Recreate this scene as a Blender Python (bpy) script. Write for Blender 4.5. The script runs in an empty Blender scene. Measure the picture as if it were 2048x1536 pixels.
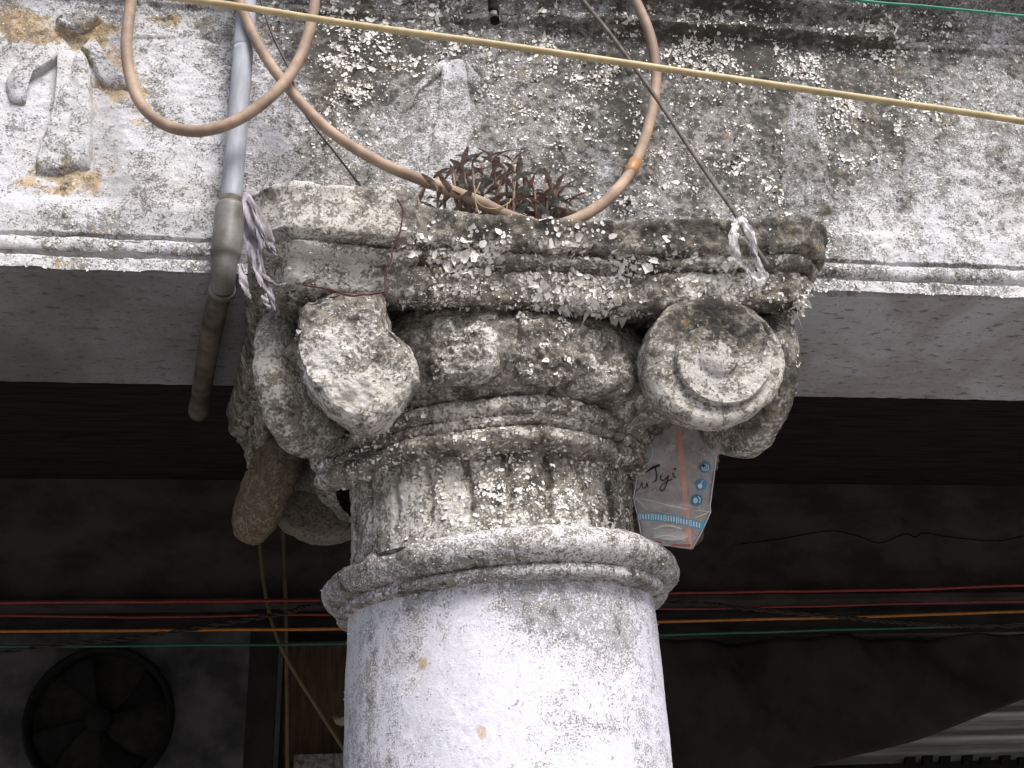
import bpy, math, random
import numpy as np
from math import sin, cos, pi, radians
from mathutils import Matrix, Vector

random.seed(7); RNG = np.random.default_rng(7)
scene = bpy.context.scene
COL = scene.collection

# ------------------------------------------------------------------ camera, world, sun, exposure
F_PX, PITCH, YAW, ROLL = 2200.0, radians(25), radians(9), radians(2.7)
CAM = np.array((-.28, -1.88, 1.6))
_fw = np.array((sin(YAW)*cos(PITCH), cos(YAW)*cos(PITCH), sin(PITCH)))
_rt = np.array((cos(YAW), -sin(YAW), 0.0)); _up = np.cross(_rt, _fw)
_r = _rt*cos(ROLL) - _up*sin(ROLL); _u = _up*cos(ROLL) + _rt*sin(ROLL)
cd = bpy.data.cameras.new('camera'); cam = bpy.data.objects.new('camera', cd); COL.objects.link(cam)
cd.sensor_fit = 'HORIZONTAL'; cd.sensor_width = 36.0; cd.lens = 36.0*F_PX/2048
cd.clip_start = .02; cd.clip_end = 500
M = Matrix.Identity(4)
for i in range(3):
    M[i][0], M[i][1], M[i][2], M[i][3] = _r[i], _u[i], -_fw[i], CAM[i]
cam.matrix_world = M
scene.camera = cam

SUN_EL, SUN_AZ = radians(50), radians(22)      # overcast glow from the street side, a little to the right
world = bpy.data.worlds.new('World'); scene.world = world; world.use_nodes = True
wn = world.node_tree; bg = wn.nodes['Background']
sky = wn.nodes.new('ShaderNodeTexSky'); sky.sky_type = 'NISHITA'; sky.sun_disc = False
sky.sun_elevation = SUN_EL; sky.sun_rotation = pi - SUN_AZ
sky.air_density = 1.0; sky.dust_density = 4.0; sky.ozone_density = 1.2
wn.links.new(sky.outputs[0], bg.inputs[0]); bg.inputs[1].default_value = .095
sd = bpy.data.lights.new('sun', 'SUN'); sd.energy = 2.7; sd.angle = radians(24); sd.color = (1, .98, .95)
so = bpy.data.objects.new('sun', sd); COL.objects.link(so)
_sv = Vector((sin(SUN_AZ)*cos(SUN_EL), -cos(SUN_AZ)*cos(SUN_EL), sin(SUN_EL)))
so.rotation_euler = _sv.to_track_quat('Z', 'Y').to_euler(); so.location = (2, -6, 6)
vs = scene.view_settings
vs.view_transform = 'Standard'; vs.look = 'None'; vs.gamma = 1; vs.use_curve_mapping = False
vs.exposure = .86

# ------------------------------------------------------------------ helpers
def at(px, py, y, ax=1):
    """point of the photograph on the plane (axis = value)"""
    d = _fw*F_PX + _r*(px-1024) - _u*(py-768)
    return CAM + d*((y-CAM[ax])/d[ax])
def sm(a, b, x):
    t = np.clip((x-a)/(b-a), 0, 1); return t*t*(3-2*t)
_perm = np.random.default_rng(3).random(65536).astype(np.float32)
def vnoise(p):
    i = np.floor(p).astype(np.int64); f = (p-i).astype(np.float32); f = f*f*(3-2*f)
    def h(a, b, c):
        return _perm[((i[..., 0]+a)*73856093 ^ (i[..., 1]+b)*19349663 ^ (i[..., 2]+c)*83492791) & 65535]
    x, y, z = f[..., 0], f[..., 1], f[..., 2]
    x00 = h(0, 0, 0)*(1-x)+h(1, 0, 0)*x; x10 = h(0, 1, 0)*(1-x)+h(1, 1, 0)*x
    x01 = h(0, 0, 1)*(1-x)+h(1, 0, 1)*x; x11 = h(0, 1, 1)*(1-x)+h(1, 1, 1)*x
    return (x00*(1-y)+x10*y)*(1-z) + (x01*(1-y)+x11*y)*z
def fbm(p, s, o=4, g=.5):
    a, t, r = 1.0, 0.0, 0
    for k in range(o):
        r = r + a*vnoise(np.asarray(p)*s + 17.3*k); t += a; a *= g; s *= 2.07
    return r/t - .5
def linkobj(name, me, mat, parent):
    o = bpy.data.objects.new(name, me); COL.objects.link(o)
    if mat: me.materials.append(mat)
    if parent is not None:
        o.parent = parent; o.matrix_parent_inverse = parent.matrix_world.inverted()
    return o
def tag(o, label=None, cat=None, group=None, kind=None):
    if label: o['label'] = label
    if cat: o['category'] = cat
    if group: o['group'] = group
    if kind: o['kind'] = kind
    return o
def thing(name, loc, label, cat, group=None):
    o = bpy.data.objects.new(name, None); COL.objects.link(o); o.location = loc; o.empty_display_size = .05
    o.matrix_world = Matrix.Translation(loc)
    return tag(o, label, cat, group, 'thing')
def raw(name, V, Fq, mat, parent=None, attrs=None, smooth=True):
    """V (n,3), Fq (m,4) or (m,3) numpy -> mesh object"""
    V = np.ascontiguousarray(V, dtype=np.float32); Fq = np.ascontiguousarray(Fq, dtype=np.int32)
    me = bpy.data.meshes.new(name); m, k = Fq.shape
    me.vertices.add(len(V)); me.vertices.foreach_set('co', V.ravel())
    me.loops.add(m*k); me.loops.foreach_set('vertex_index', Fq.ravel())
    me.polygons.add(m); me.polygons.foreach_set('loop_start', np.arange(0, m*k, k, dtype=np.int32))
    me.polygons.foreach_set('use_smooth', np.full(m, smooth))
    me.update(calc_edges=True)
    for n, a in (attrs or {}).items():
        at_ = me.attributes.new(n, 'FLOAT', 'POINT')
        at_.data.foreach_set('value', np.ascontiguousarray(np.broadcast_to(a, P_shape(V)), dtype=np.float32).ravel())
    return linkobj(name, me, mat, parent)
def P_shape(V): return (len(V),)
def gridfaces(n, m, wrap=False, flip=False):
    idx = np.arange(n*m).reshape(n, m)
    if wrap: idx = np.concatenate((idx, idx[:1]), 0)
    a, b, c, d = idx[:-1, :-1], idx[1:, :-1], idx[1:, 1:], idx[:-1, 1:]
    q = np.stack((a, b, c, d), -1).reshape(-1, 4)
    return q[:, ::-1] if flip else q
def normals(P, wrap=False, flip=False):
    if wrap:
        Q = np.concatenate((P[-1:], P, P[:1]), 0); du = np.gradient(Q, axis=0)[1:-1]
    else: du = np.gradient(P, axis=0)
    dv = np.gradient(P, axis=1)
    n = np.cross(du, dv); n /= np.maximum(np.linalg.norm(n, axis=-1, keepdims=True), 1e-9)
    return -n if flip else n
def grid(name, P, mat, parent=None, wrap=False, flip=False, attrs=None):
    n, m = P.shape[:2]
    return raw(name, P.reshape(-1, 3), gridfaces(n, m, wrap, flip), mat, parent,
               {k: np.broadcast_to(v, (n, m)).reshape(-1) for k, v in (attrs or {}).items()})
def spline(pts, n=12):
    p = np.array(pts, float)
    if len(p) < 3: return np.array([p[0]+(p[-1]-p[0])*t for t in np.linspace(0, 1, n)])
    q = np.concatenate((2*p[:1]-p[1:2], p, 2*p[-1:]-p[-2:-1]), 0); out = []
    for i in range(1, len(q)-2):
        for t in np.linspace(0, 1, n, endpoint=False):
            a, b, c, d = q[i-1], q[i], q[i+1], q[i+2]
            out.append(.5*(2*b+(c-a)*t+(2*a-5*b+4*c-d)*t*t+(3*b-3*c+d-a)*t**3))
    out.append(p[-1]); return np.array(out)
def tube_vf(path, r, k=10, squash=None):
    path = np.asarray(path, float); n = len(path)
    rr = np.broadcast_to(np.asarray(r, float), (n,))
    T = np.gradient(path, axis=0); T /= np.linalg.norm(T, axis=1, keepdims=True)
    a = np.cross(T[0], (0, 0, 1.0))
    if np.linalg.norm(a) < .1: a = np.cross(T[0], (1.0, 0, 0))
    a /= np.linalg.norm(a); V = []
    for i in range(n):
        a = a - T[i]*(a@T[i]); a /= np.linalg.norm(a); b = np.cross(T[i], a)
        for j in range(k):
            w = 2*pi*j/k
            V.append(path[i]+rr[i]*(a*cos(w)+b*sin(w)))
    Fq = []
    for i in range(n-1):
        for j in range(k):
            Fq.append((i*k+j, i*k+(j+1) % k, (i+1)*k+(j+1) % k, (i+1)*k+j))
    V += [path[0], path[-1]]; c0, c1 = n*k, n*k+1
    for j in range(k):
        Fq.append((c0, (j+1) % k, j, j)); Fq.append((c1, (n-1)*k+j, (n-1)*k+(j+1) % k, (n-1)*k+(j+1) % k))
    return np.array(V), Fq
def pydata(name, V, Fs, mat, parent=None, smooth=True):
    me = bpy.data.meshes.new(name)
    me.from_pydata([tuple(map(float, v)) for v in V], [], [tuple(dict.fromkeys(int(i) for i in f)) for f in Fs]); me.update()
    me.polygons.foreach_set('use_smooth', [smooth]*len(me.polygons))
    return linkobj(name, me, mat, parent)
def tube(name, path, r, mat, parent=None, k=10):
    V, Fq = tube_vf(path, r, k); return pydata(name, V, Fq, mat, parent)
def multi(name, parts, mat, parent=None, smooth=True):
    V, Fs, o = [], [], 0
    for v, f in parts:
        V.extend(list(v)); Fs.extend([tuple(i+o for i in q) for q in f]); o += len(v)
    return pydata(name, V, Fs, mat, parent, smooth)
def box_vf(x0, x1, y0, y1, z0, z1):
    V = [(x, y, z) for x in (x0, x1) for y in (y0, y1) for z in (z0, z1)]
    return V, [(0, 1, 3, 2), (4, 6, 7, 5), (0, 4, 5, 1), (2, 3, 7, 6), (0, 2, 6, 4), (1, 5, 7, 3)]
def bev_box(name, x0, x1, y0, y1, z0, z1, mat, parent=None, b=.004):
    V, Fs = box_vf(x0, x1, y0, y1, z0, z1); o = pydata(name, V, Fs, mat, parent, False)
    m = o.modifiers.new('bevel', 'BEVEL'); m.width = b; m.segments = 2; return o

# ------------------------------------------------------------------ materials
def newmat(name):
    m = bpy.data.materials.new(name); m.use_nodes = True; nt = m.node_tree
    return m, nt, nt.nodes['Principled BSDF']
class G:
    def __init__(s, nt): s.nt = nt; s.tc = nt.nodes.new('ShaderNodeTexCoord').outputs['Object']
    def set(s, sock, v):
        if hasattr(v, 'is_output'): s.nt.links.new(v, sock)
        else:
            if sock.type == 'RGBA' and len(v) == 3: v = (*v, 1)
            sock.default_value = v
    def noise(s, scale, detail=5, rough=.6, vec=None, dist=0):
        n = s.nt.nodes.new('ShaderNodeTexNoise'); s.nt.links.new(vec or s.tc, n.inputs['Vector'])
        n.inputs['Scale'].default_value = scale; n.inputs['Detail'].default_value = detail
        n.inputs['Roughness'].default_value = rough; n.inputs['Distortion'].default_value = dist
        return n.outputs['Fac']
    def vor(s, scale, feature='DISTANCE_TO_EDGE', vec=None):
        n = s.nt.nodes.new('ShaderNodeTexVoronoi'); n.feature = feature
        s.nt.links.new(vec or s.tc, n.inputs['Vector']); n.inputs['Scale'].default_value = scale
        return n.outputs['Distance']
    def mapv(s, sc):
        n = s.nt.nodes.new('ShaderNodeMapping'); s.nt.links.new(s.tc, n.inputs['Vector']); n.inputs['Scale'].default_value = sc
        return n.outputs[0]
    def m(s, op, a, b=0.0, c=None, clamp=False):
        n = s.nt.nodes.new('ShaderNodeMath'); n.operation = op; n.use_clamp = clamp
        s.set(n.inputs[0], a); s.set(n.inputs[1], b)
        if c is not None: s.set(n.inputs[2], c)
        return n.outputs[0]
    def ss(s, a, b, x):
        n = s.nt.nodes.new('ShaderNodeMapRange'); n.interpolation_type = 'SMOOTHSTEP'
        s.set(n.inputs['Value'], x); s.set(n.inputs['From Min'], a); s.set(n.inputs['From Max'], b)
        return n.outputs[0]
    def mix(s, f, a, b, mode='MIX'):
        n = s.nt.nodes.new('ShaderNodeMix'); n.data_type = 'RGBA'; n.blend_type = mode
        s.set(n.inputs[0], f); s.set(n.inputs[6], a); s.set(n.inputs[7], b); return n.outputs[2]
    def attr(s, name):
        n = s.nt.nodes.new('ShaderNodeAttribute'); n.attribute_name = name; return n.outputs['Fac']
    def bump(s, h, dist, strength=1.0, nrm=None):
        n = s.nt.nodes.new('ShaderNodeBump'); s.set(n.inputs['Height'], h)
        n.inputs['Distance'].default_value = dist; n.inputs['Strength'].default_value = strength
        if nrm is not None: s.nt.links.new(nrm, n.inputs['Normal'])
        return n.outputs[0]

def plaster(name, white=(.66, .65, .69), grey=(.27, .262, .255), dark=(.040, .038, .034), ochre=(.44, .30, .13),
            fine=250., rough=.9, relief=.003, patchy=1.0, crustk=.8):
    """old limewash over cement: 'grime' = how much paint is gone and how much black algae there is, 'ochre' = old yellow coat showing"""
    m, nt, bs = newmat(name); g = G(nt)
    n1 = g.noise(fine, 6, .68); n2 = g.noise(fine*.28, 6, .65); n3 = g.noise(7, 4, .6); n4 = g.noise(fine*2.3, 3, .6)
    n5 = g.noise(20, 7, .68, dist=.35); n6 = g.noise(52, 6, .65, dist=.4)
    gr = g.m('ADD', g.attr('grime'), g.m('ADD', g.m('MULTIPLY', g.m('SUBTRACT', n5, .5), patchy), g.m('MULTIPLY', g.m('SUBTRACT', n6, .5), patchy*.7)))
    mixn = g.m('ADD', g.m('MULTIPLY', n1, .72), g.m('MULTIPLY', n2, .28))
    pn = g.m('ADD', g.m('MULTIPLY', g.m('SUBTRACT', mixn, .5), 3.4), .5)
    paint = g.ss(g.m('SUBTRACT', gr, .10), g.m('ADD', gr, .14), pn)
    darkf = g.ss(.46, 1.08, g.m('ADD', gr, g.m('MULTIPLY', g.m('SUBTRACT', n2, .5), 1.5)))
    sub = g.mix(darkf, g.mix(n1, tuple(c*.62 for c in grey), tuple(c*1.35 for c in grey)), g.mix(n4, dark, tuple(c*2.3 for c in dark)))
    tan = g.ss(.54, .66, g.noise(34, 5, .65, dist=.3)); sub = g.mix(g.m('MULTIPLY', tan, .6), sub, (.20, .155, .095))
    moss = g.ss(.56, .70, g.noise(13, 4, .6, dist=.5))
    sub = g.mix(g.m('MULTIPLY', moss, .30), sub, (.095, .085, .045))
    wh = g.mix(g.ss(.35, .65, n3), white, tuple(c*k for c, k in zip(white, (.93, .90, .82))))
    wh = g.mix(g.ss(.35, .75, n2), wh, tuple(c*.80 for c in white))
    wh = g.mix(g.m('MULTIPLY', gr, .8, clamp=True), wh, tuple(c*k for c, k in zip(white, (.80, .78, .70))))
    col = g.mix(paint, sub, wh)
    om = g.ss(.50, .64, g.m('ADD', g.attr('ochre'), g.m('MULTIPLY', g.m('SUBTRACT', n5, .5), 1.3)))
    oc = g.mix(n2, tuple(c*.65 for c in ochre), tuple(c*1.35 for c in ochre))
    col = g.mix(g.m('MULTIPLY', om, g.m('ADD', g.m('MULTIPLY', pn, .9), .2), clamp=True), col, oc)
    crust = g.ss(.50, .60, g.m('ADD', g.noise(75, 7, .72, dist=.5), g.m('MULTIPLY', g.m('SUBTRACT', gr, .62), .30)))
    col = g.mix(g.m('MULTIPLY', crust, crustk), col, g.mix(n4, tuple(c*.7 for c in dark), tuple(c*2.0 for c in dark)))
    pit = g.ss(.60, .70, n4)
    col = g.mix(g.m('MULTIPLY', pit, .6), col, tuple(c*.45 for c in grey))
    nt.links.new(col, bs.inputs['Base Color'])
    g.set(bs.inputs['Roughness'], rough); bs.inputs['Specular IOR Level'].default_value = .25
    h = g.m('ADD', g.m('MULTIPLY', paint, .45), g.m('ADD', g.m('MULTIPLY', n1, .55), g.m('MULTIPLY', n4, .35)))
    h = g.m('ADD', g.m('SUBTRACT', h, g.m('MULTIPLY', pit, .35)), g.m('MULTIPLY', n6, 1.3))
    nt.links.new(g.bump(h, relief), bs.inputs['Normal'])
    return m
def simple(name, col, rough=.6, scale=60., var=.25, bump=.0008, spec=.4, metallic=0., stretch=None, col2=None, contrast=(.35, .65)):
    m, nt, bs = newmat(name); g = G(nt)
    v = g.mapv(stretch) if stretch else None
    n = g.noise(scale, 5, .6, v); n2 = g.noise(scale*5, 3, .6, v)
    c2 = col2 or tuple(c*(1-var) for c in col)
    c = g.mix(g.ss(contrast[0], contrast[1], n), tuple(c*(1+var*.5) for c in col), c2)
    c = g.mix(g.m('MULTIPLY', n2, .35), c, tuple(x*.6 for x in col))
    nt.links.new(c, bs.inputs['Base Color']); bs.inputs['Roughness'].default_value = rough
    bs.inputs['Specular IOR Level'].default_value = spec; bs.inputs['Metallic'].default_value = metallic
    if bump: nt.links.new(g.bump(g.m('ADD', n, g.m('MULTIPLY', n2, .5)), bump), bs.inputs['Normal'])
    return m
MAT = {}
MAT['wall'] = plaster('wall_plaster', white=(.60, .60, .645), fine=280, patchy=1.25, relief=.0028)
MAT['shaft'] = plaster('shaft_plaster', white=(.655, .655, .755), grey=(.36, .355, .37), fine=360, relief=.0016, patchy=1.15, crustk=.45)
MAT['ringm'] = plaster('ring_plaster', white=(.66, .65, .70), grey=(.27, .25, .225), fine=300, relief=.0028, patchy=1.15)
MAT['cap'] = plaster('capital_plaster', white=(.635, .615, .60), grey=(.30, .272, .235), fine=210, patchy=1.7, crustk=.68, relief=.0045)
MAT['flake'] = simple('flake_paint', (.72, .70, .675), .9, 95, .25, .0004, .15, col2=(.36, .31, .24), contrast=(.50, .70))
m, nt, bs = newmat('soffit_plaster'); g = G(nt); MAT['soffit'] = m
_a = g.noise(3.2, 5, .6, dist=.6); _b = g.noise(140, 4, .6); _c = g.noise(30, 4, .6, g.mapv((1, 2.2, 1)))
_col = g.mix(g.ss(.42, .58, _a), (.40, .40, .425), (.30, .285, .275)); _col = g.mix(g.m('MULTIPLY', g.ss(.5, .7, g.noise(6, 5, .65, g.mapv((.6, 2, 1)))), .6), _col, (.36, .35, .36))
_col = g.mix(g.m('MULTIPLY', g.ss(.56, .68, _c), .7), _col, (.10, .085, .075)); _col = g.mix(g.m('MULTIPLY', g.ss(.6, .7, _b), .7), _col, (.07, .06, .055))
_col = g.mix(g.m('MULTIPLY', g.attr('dark_shade'), .68), _col, (.055, .050, .050))  # shade on the soffit's left side, put into its colour
nt.links.new(_col, bs.inputs['Base Color']); bs.inputs['Roughness'].default_value = .92; bs.inputs['Specular IOR Level'].default_value = .15
nt.links.new(g.bump(g.m('ADD', g.m('MULTIPLY', _c, .6), g.m('MULTIPLY', _b, .5)), .004), bs.inputs['Normal'])

# ------------------------------------------------------------------ flaking paint: thousands of small curled scales of limewash
class Flakes:
    def __init__(s): s.V = []; s.F = []; s.n = 0
    def add(s, P, Nn, W, count, smin=.004, smax=.013, lift=.55, seed=1):
        smin *= .70; smax *= .78; count = int(count*1.25)
        rng = np.random.default_rng(seed)
        P = P.reshape(-1, 3); Nn = Nn.reshape(-1, 3); W = np.clip(np.asarray(W, float).reshape(-1), 0, None)
        if W.sum() <= 0 or count <= 0: return
        c = np.cumsum(W); i = np.searchsorted(c, rng.random(count)*c[-1]); i = np.clip(i, 0, len(P)-1)
        p, n = P[i], Nn[i]
        a = np.cross(n, rng.normal(size=(count, 3))); a /= np.linalg.norm(a, axis=1, keepdims=True); b = np.cross(n, a)
        down = np.array((0, 0, -1.0)); bd = down - n*(n@down)[:, None]; L = np.linalg.norm(bd, axis=1, keepdims=True)
        use = (rng.random(count) < .45)[:, None] & (L > .3)
        b = np.where(use, bd/np.maximum(L, 1e-6), b); a = np.cross(b, n)
        sz = smin*(smax/smin)**(rng.random(count)**2.0); asp = rng.uniform(.45, 1.5, count); curl = rng.uniform(.05, 1.7, count)**1.4*lift
        K = 7; W = 2*np.pi*np.arange(K)/K
        rad = rng.uniform(.55, 1.15, (count, K)); ca = rng.uniform(0, 2*np.pi, count)
        V = np.zeros((count, 1+2*K, 3)); off = rng.uniform(-.1, .5, count)
        for k in range(1+2*K):
            if k == 0: x = y = np.zeros(count)
            else:
                m_ = (k-1) % K; f = .5 if k <= K else 1.0
                rr = rad[:, m_]*f if k > K else rad.mean(1)*.45+rad[:, m_]*.12
                x = np.cos(W[m_])*rr*asp; y = np.sin(W[m_])*rr
            q = x*np.cos(ca)+y*np.sin(ca)+off                     # curls about one axis, like a shaving
            h = .06+curl*np.clip(q, 0, None)**2*.85+.10*curl*np.clip(-q, 0, None)
            sh = 1-.30*curl*np.clip(q, 0, None)
            V[:, k] = p+(a*(x*sh*sz*.5)[:, None]+b*(y*sh*sz*.5)[:, None]+n*(h*sz*.6)[:, None])
        nv = 1+2*K; base = s.n+np.arange(count)[:, None]*nv
        q = [(0, 1+k, 1+(k+1) % K) for k in range(K)]
        for k in range(K): q += [(1+k, 1+K+k, 1+K+(k+1) % K), (1+k, 1+K+(k+1) % K, 1+(k+1) % K)]
        Fq = (base[:, :, None]+np.array(q)[None]).reshape(-1, 3)
        s.V.append(V.reshape(-1, 3)); s.F.append(Fq); s.n += count*nv
    def build(s, parent):
        o = raw('paint_flakes', np.concatenate(s.V), np.concatenate(s.F), MAT['flake'], parent, smooth=False)
        tag(o, kind='stuff'); return o

def blobs(P, base, lst):
    """sum of soft stains: (centre, radius, amount)"""
    g = np.full(P.shape[:-1], float(base))
    for c, r, a in lst:
        d2 = ((P-np.asarray(c))**2).sum(-1); g = g + a*np.exp(-d2/(2*r*r))
    return g

# ================================================================== THE SETTING
G_ground = simple('street_concrete', (.30, .29, .28), .95, 3, .2, .004, .2)
V, Fs = box_vf(-40, 40, -40, 40, -.3, 0); o = pydata('ground', V, Fs, G_ground, None, False); tag(o, kind='structure')
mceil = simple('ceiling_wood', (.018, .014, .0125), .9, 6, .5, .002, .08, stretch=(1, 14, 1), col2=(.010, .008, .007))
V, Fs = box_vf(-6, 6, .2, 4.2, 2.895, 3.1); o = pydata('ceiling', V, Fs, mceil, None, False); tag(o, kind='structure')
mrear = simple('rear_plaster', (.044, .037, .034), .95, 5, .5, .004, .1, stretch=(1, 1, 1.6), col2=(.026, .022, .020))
mdark = simple('dark_shade', (.02, .018, .017), .95, 8, .4, .003, .05)

# ================================================================== FRIEZE WALL (beam over the arcade)
YF, ZB = -.22, 2.567
wall = thing('frieze_wall', (0, 0, ZB), 'weathered plaster frieze wall with swag and pendant relief above the column', 'wall')
def wpt(px, py): return at(px, py, YF)
xs = np.concatenate((np.linspace(-4, -1.05, 12)[:-1], np.arange(-1.05, 1.32, .0028), np.linspace(1.32, 4, 12)))
zs = np.concatenate((np.arange(ZB, 3.36, .0028), np.linspace(3.37, 7.0, 12)))
X, Z = np.meshgrid(xs, zs, indexing='ij')
# moulding profile at the foot: fillet, small cove, torus, groove, plain band, thin line
d = np.zeros_like(Z); zz = Z-ZB; wob = .007*fbm(np.stack((X*1.0, Z*0, Z*0), -1), 9, 3) + .004*fbm(np.stack((X, Z*0, Z), -1), 38, 3)
zz = zz + wob
d += .026*(zz < .024)
d += (zz >= .024)*(zz < .034)*.004
tt = np.clip((zz-.049)/.016, -1, 1); d += (zz >= .034)*(zz < .065)*(.010+.014*np.sqrt(np.clip(1-tt*tt, 0, 1)))
d += (zz >= .073)*(zz < .132)*.012
d += -.004*np.exp(-((zz-.069)/.003)**2)
d += .012*(zz >= .132)*(1-sm(.132, .16, zz))*.6
# ruined stretches of the moulding
P0 = np.stack((X, np.full_like(X, YF), Z), -1)
brk = sm(.05, .2, fbm(P0, 6, 3)+.02)
d *= np.where(zz < .15, 1-.35*brk, 1)
# cornice band high up
zc = Z - (3.168 + .01*X)
cor = .030*sm(0, .006, zc)*(1-sm(.020, .026, zc)) + .016*sm(.026, .03, zc) + .035*sm(.060, .068, zc) + .07*sm(.12, .14, zc)+.12*sm(.2, .4, zc)
cbrk = sm(-.02, .10, fbm(P0+5, 4, 3)+.04 + .12*sm(.15, -.3, X))
d += cor*(1-.75*cbrk*(zc < .12))
d += .016*fbm(P0, 4.5, 4) + .010*fbm(P0+3, 22, 4) + .0055*fbm(P0+9, 85, 4)
# patched render: shallow steps where a skim coat ended
sk = fbm(P0+2, 3.3, 4, .5); d += .0035*sm(.0, .012, sk) + .0025*sm(.07, .08, sk)
PW = P0.copy(); PW[..., 1] -= d
B = lambda px, py, r, a: (wpt(px, py), r, a)
grW = .40*fbm(P0*np.array((1, 1, .16))+3, 17, 4) + .45*fbm(P0+1, 7, 5) + blobs(PW, .46, [B(1500, 420, .25, .06), B(1050, 300, .2, .06), B(120, 150, .16, -.11), B(60, 400, .2, -.13), B(300, 330, .16, -.10), B(400, 120, .10, -.1), B(250, 480, .16, -.08),
    B(640, 90, .07, .22), B(720, 150, .07, .30), B(760, 60, .09, .25), B(690, 250, .06, .16), B(860, 60, .08, .12), B(900, 260, .06, -.14), B(840, 180, .05, -.1),
    B(1150, 90, .10, .16), B(1330, 110, .12, .22), B(1500, 110, .13, .26), B(1700, 130, .13, .22), B(1850, 60, .13, .18), B(1450, 20, .12, .14),
    B(1200, 180, .06, .18), B(1100, 260, .09, .06), B(1280, 330, .10, .12), B(1450, 330, .12, .10), B(1600, 330, .1, .12), B(1750, 300, .08, .06),
    B(1950, 430, .14, -.08), B(1800, 490, .1, -.10), B(600, 330, .06, .04), B(1900, 590, .1, -.1)])
OCL = [B(150, 90, .04, .50), B(60, 45, .05, .42), B(210, 60, .04, .38), B(330, 40, .04, .5), B(235, 150, .05, .42), B(90, 260, .02, .4), B(270, 270, .05, .45),
    B(180, 360, .05, .34), B(30, 355, .025, .4), B(250, 410, .05, .25), B(590, 285, .035, .4), B(720, 85, .04, .36), B(980, 60, .03, .30), B(1720, 355, .03, .30), B(420, 60, .05, .3), B(400, 160, .04, .25),
    B(100, 150, .04, .3), B(30, 190, .03, .45), B(245, 180, .04, .4), B(120, 355, .05, .42), B(20, 30, .05, .35), B(90, 535, .05, .35), B(330, 520, .06, .4), B(170, 525, .05, .3)]
ocW = blobs(PW, .0, OCL)
grid('frieze', PW, MAT['wall'], wall, attrs={'grime': grW, 'ochre': ocW})
NW = normals(PW, flip=False)
fl = Flakes()
inview = (X > -1.02)*(X < 1.3)*(Z < 3.34)
fl.add(PW, NW, inview*sm(.42, .85, grW)*sm(.40, .6, .5+fbm(P0+4, 16, 4))*(.15+ sm(-.03, .12, fbm(P0+4, 60, 3))), 6200, .003, .012, .85, 11)
fl.add(PW, NW, inview*sm(.5, .9, grW)*sm(.01, .09, fbm(P0+4, 16, 4))*sm(-.02, .1, fbm(P0+8, 45, 3)), 1100, .009, .021, .8, 14)
fl.add(PW, NW, inview*(.25+sm(.25, .5, grW))*(.3+sm(-.05, .1, fbm(P0+6, 40, 3))), 4500, .003, .009, .7, 12)
fl.add(PW, NW, inview*(zz < .07)*(.4+sm(-.1, .1, fbm(P0+6, 30, 3))), 1500, .003, .010, .5, 13)
# soffit and inner face
ys = np.arange(YF-.02, .2005, .005); xs2 = np.concatenate((np.linspace(-4, -1.1, 10)[:-1], np.arange(-1.1, 1.35, .006), np.linspace(1.35, 4, 10)))
XX, YY = np.meshgrid(xs2, ys, indexing='ij'); P = np.stack((XX, YY, np.full_like(XX, ZB-.001)), -1)
P[..., 2] += .010*fbm(P, 5, 4)*sm(YF, YF+.04, YY)*sm(.2, .16, YY) + .0035*fbm(P, 40, 4)
P[:, 0, 2] += .06
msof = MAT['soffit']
grid('soffit', P, msof, wall, flip=True, attrs={'dark_shade': np.clip(.75*sm(.25, -.45, XX)+.9*fbm(P, 4, 4)+.25*sm(-.1, .2, YY)*sm(.1, -.3, XX), 0, 1)})  # painted shade: darker to the left and rear, with random mottling
V, Fs = box_vf(-4, 4, -.17, .2, ZB+.012, 7.0); pydata('wall_core', V, Fs, msof, wall, False)

# ---- relief on the frieze: pendants, ribbons, garland lumps; each its own mesh half sunk in the plaster
def relief(name, outline, h, parent=wall, grime=None, ochre=.0, rim=.35, seed=0, grooves=None, n=90, m=36):
    """outline: px polygon -> mounded plaster piece standing h off the frieze"""
    o = np.array([wpt(*p) for p in outline]); o = spline(np.concatenate((o, o[:1])), 10)[:-1]
    o = o + (o-o.mean(0))*(.22*fbm(o+seed, 30, 3))[:, None]
    s = np.linspace(0, len(o), n, endpoint=False); i = s.astype(int); f = (s-i)[:, None]
    ring = o[i]*(1-f)+o[(i+1) % len(o)]*f
    c = o.mean(0); t = np.linspace(0, 1, m); P = c + (ring-c)[:, None, :]*t[None, :, None]
    prof = np.where(t < 1-rim, 1.0, np.sqrt(np.clip(1-((t-(1-rim))/rim)**2, 0, 1)))
    if rim > .6: prof = .55*prof+.45*sm(1, .1, t)
    H = h*prof[None, :]*np.ones((n, 1))
    H += prof[None]*(.012*fbm(P+seed, 22, 4) + .005*fbm(P+seed, 80, 3))
    if grooves is not None: H += grooves(P)*prof[None]
    P = P + np.zeros((n, m, 1)); P[..., 1] = YF + .010 - H - .004
    g = blobs(P, 0, []) + (grime if grime is not None else .4)
    if grime is None:
        k = ((xs[None]-c[0])**2).argmin(); kz = ((zs-c[2])**2).argmin(); g = g*0+float(grW[k, kz])
    return grid(name, P, MAT['wall'], parent, wrap=True, attrs={'grime': g + .35*fbm(P, 18, 4), 'ochre': np.maximum(ochre+.30*(t[None]**3)*(ochre > .08), blobs(P, 0, OCL)*.75)}, flip=False)
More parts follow.
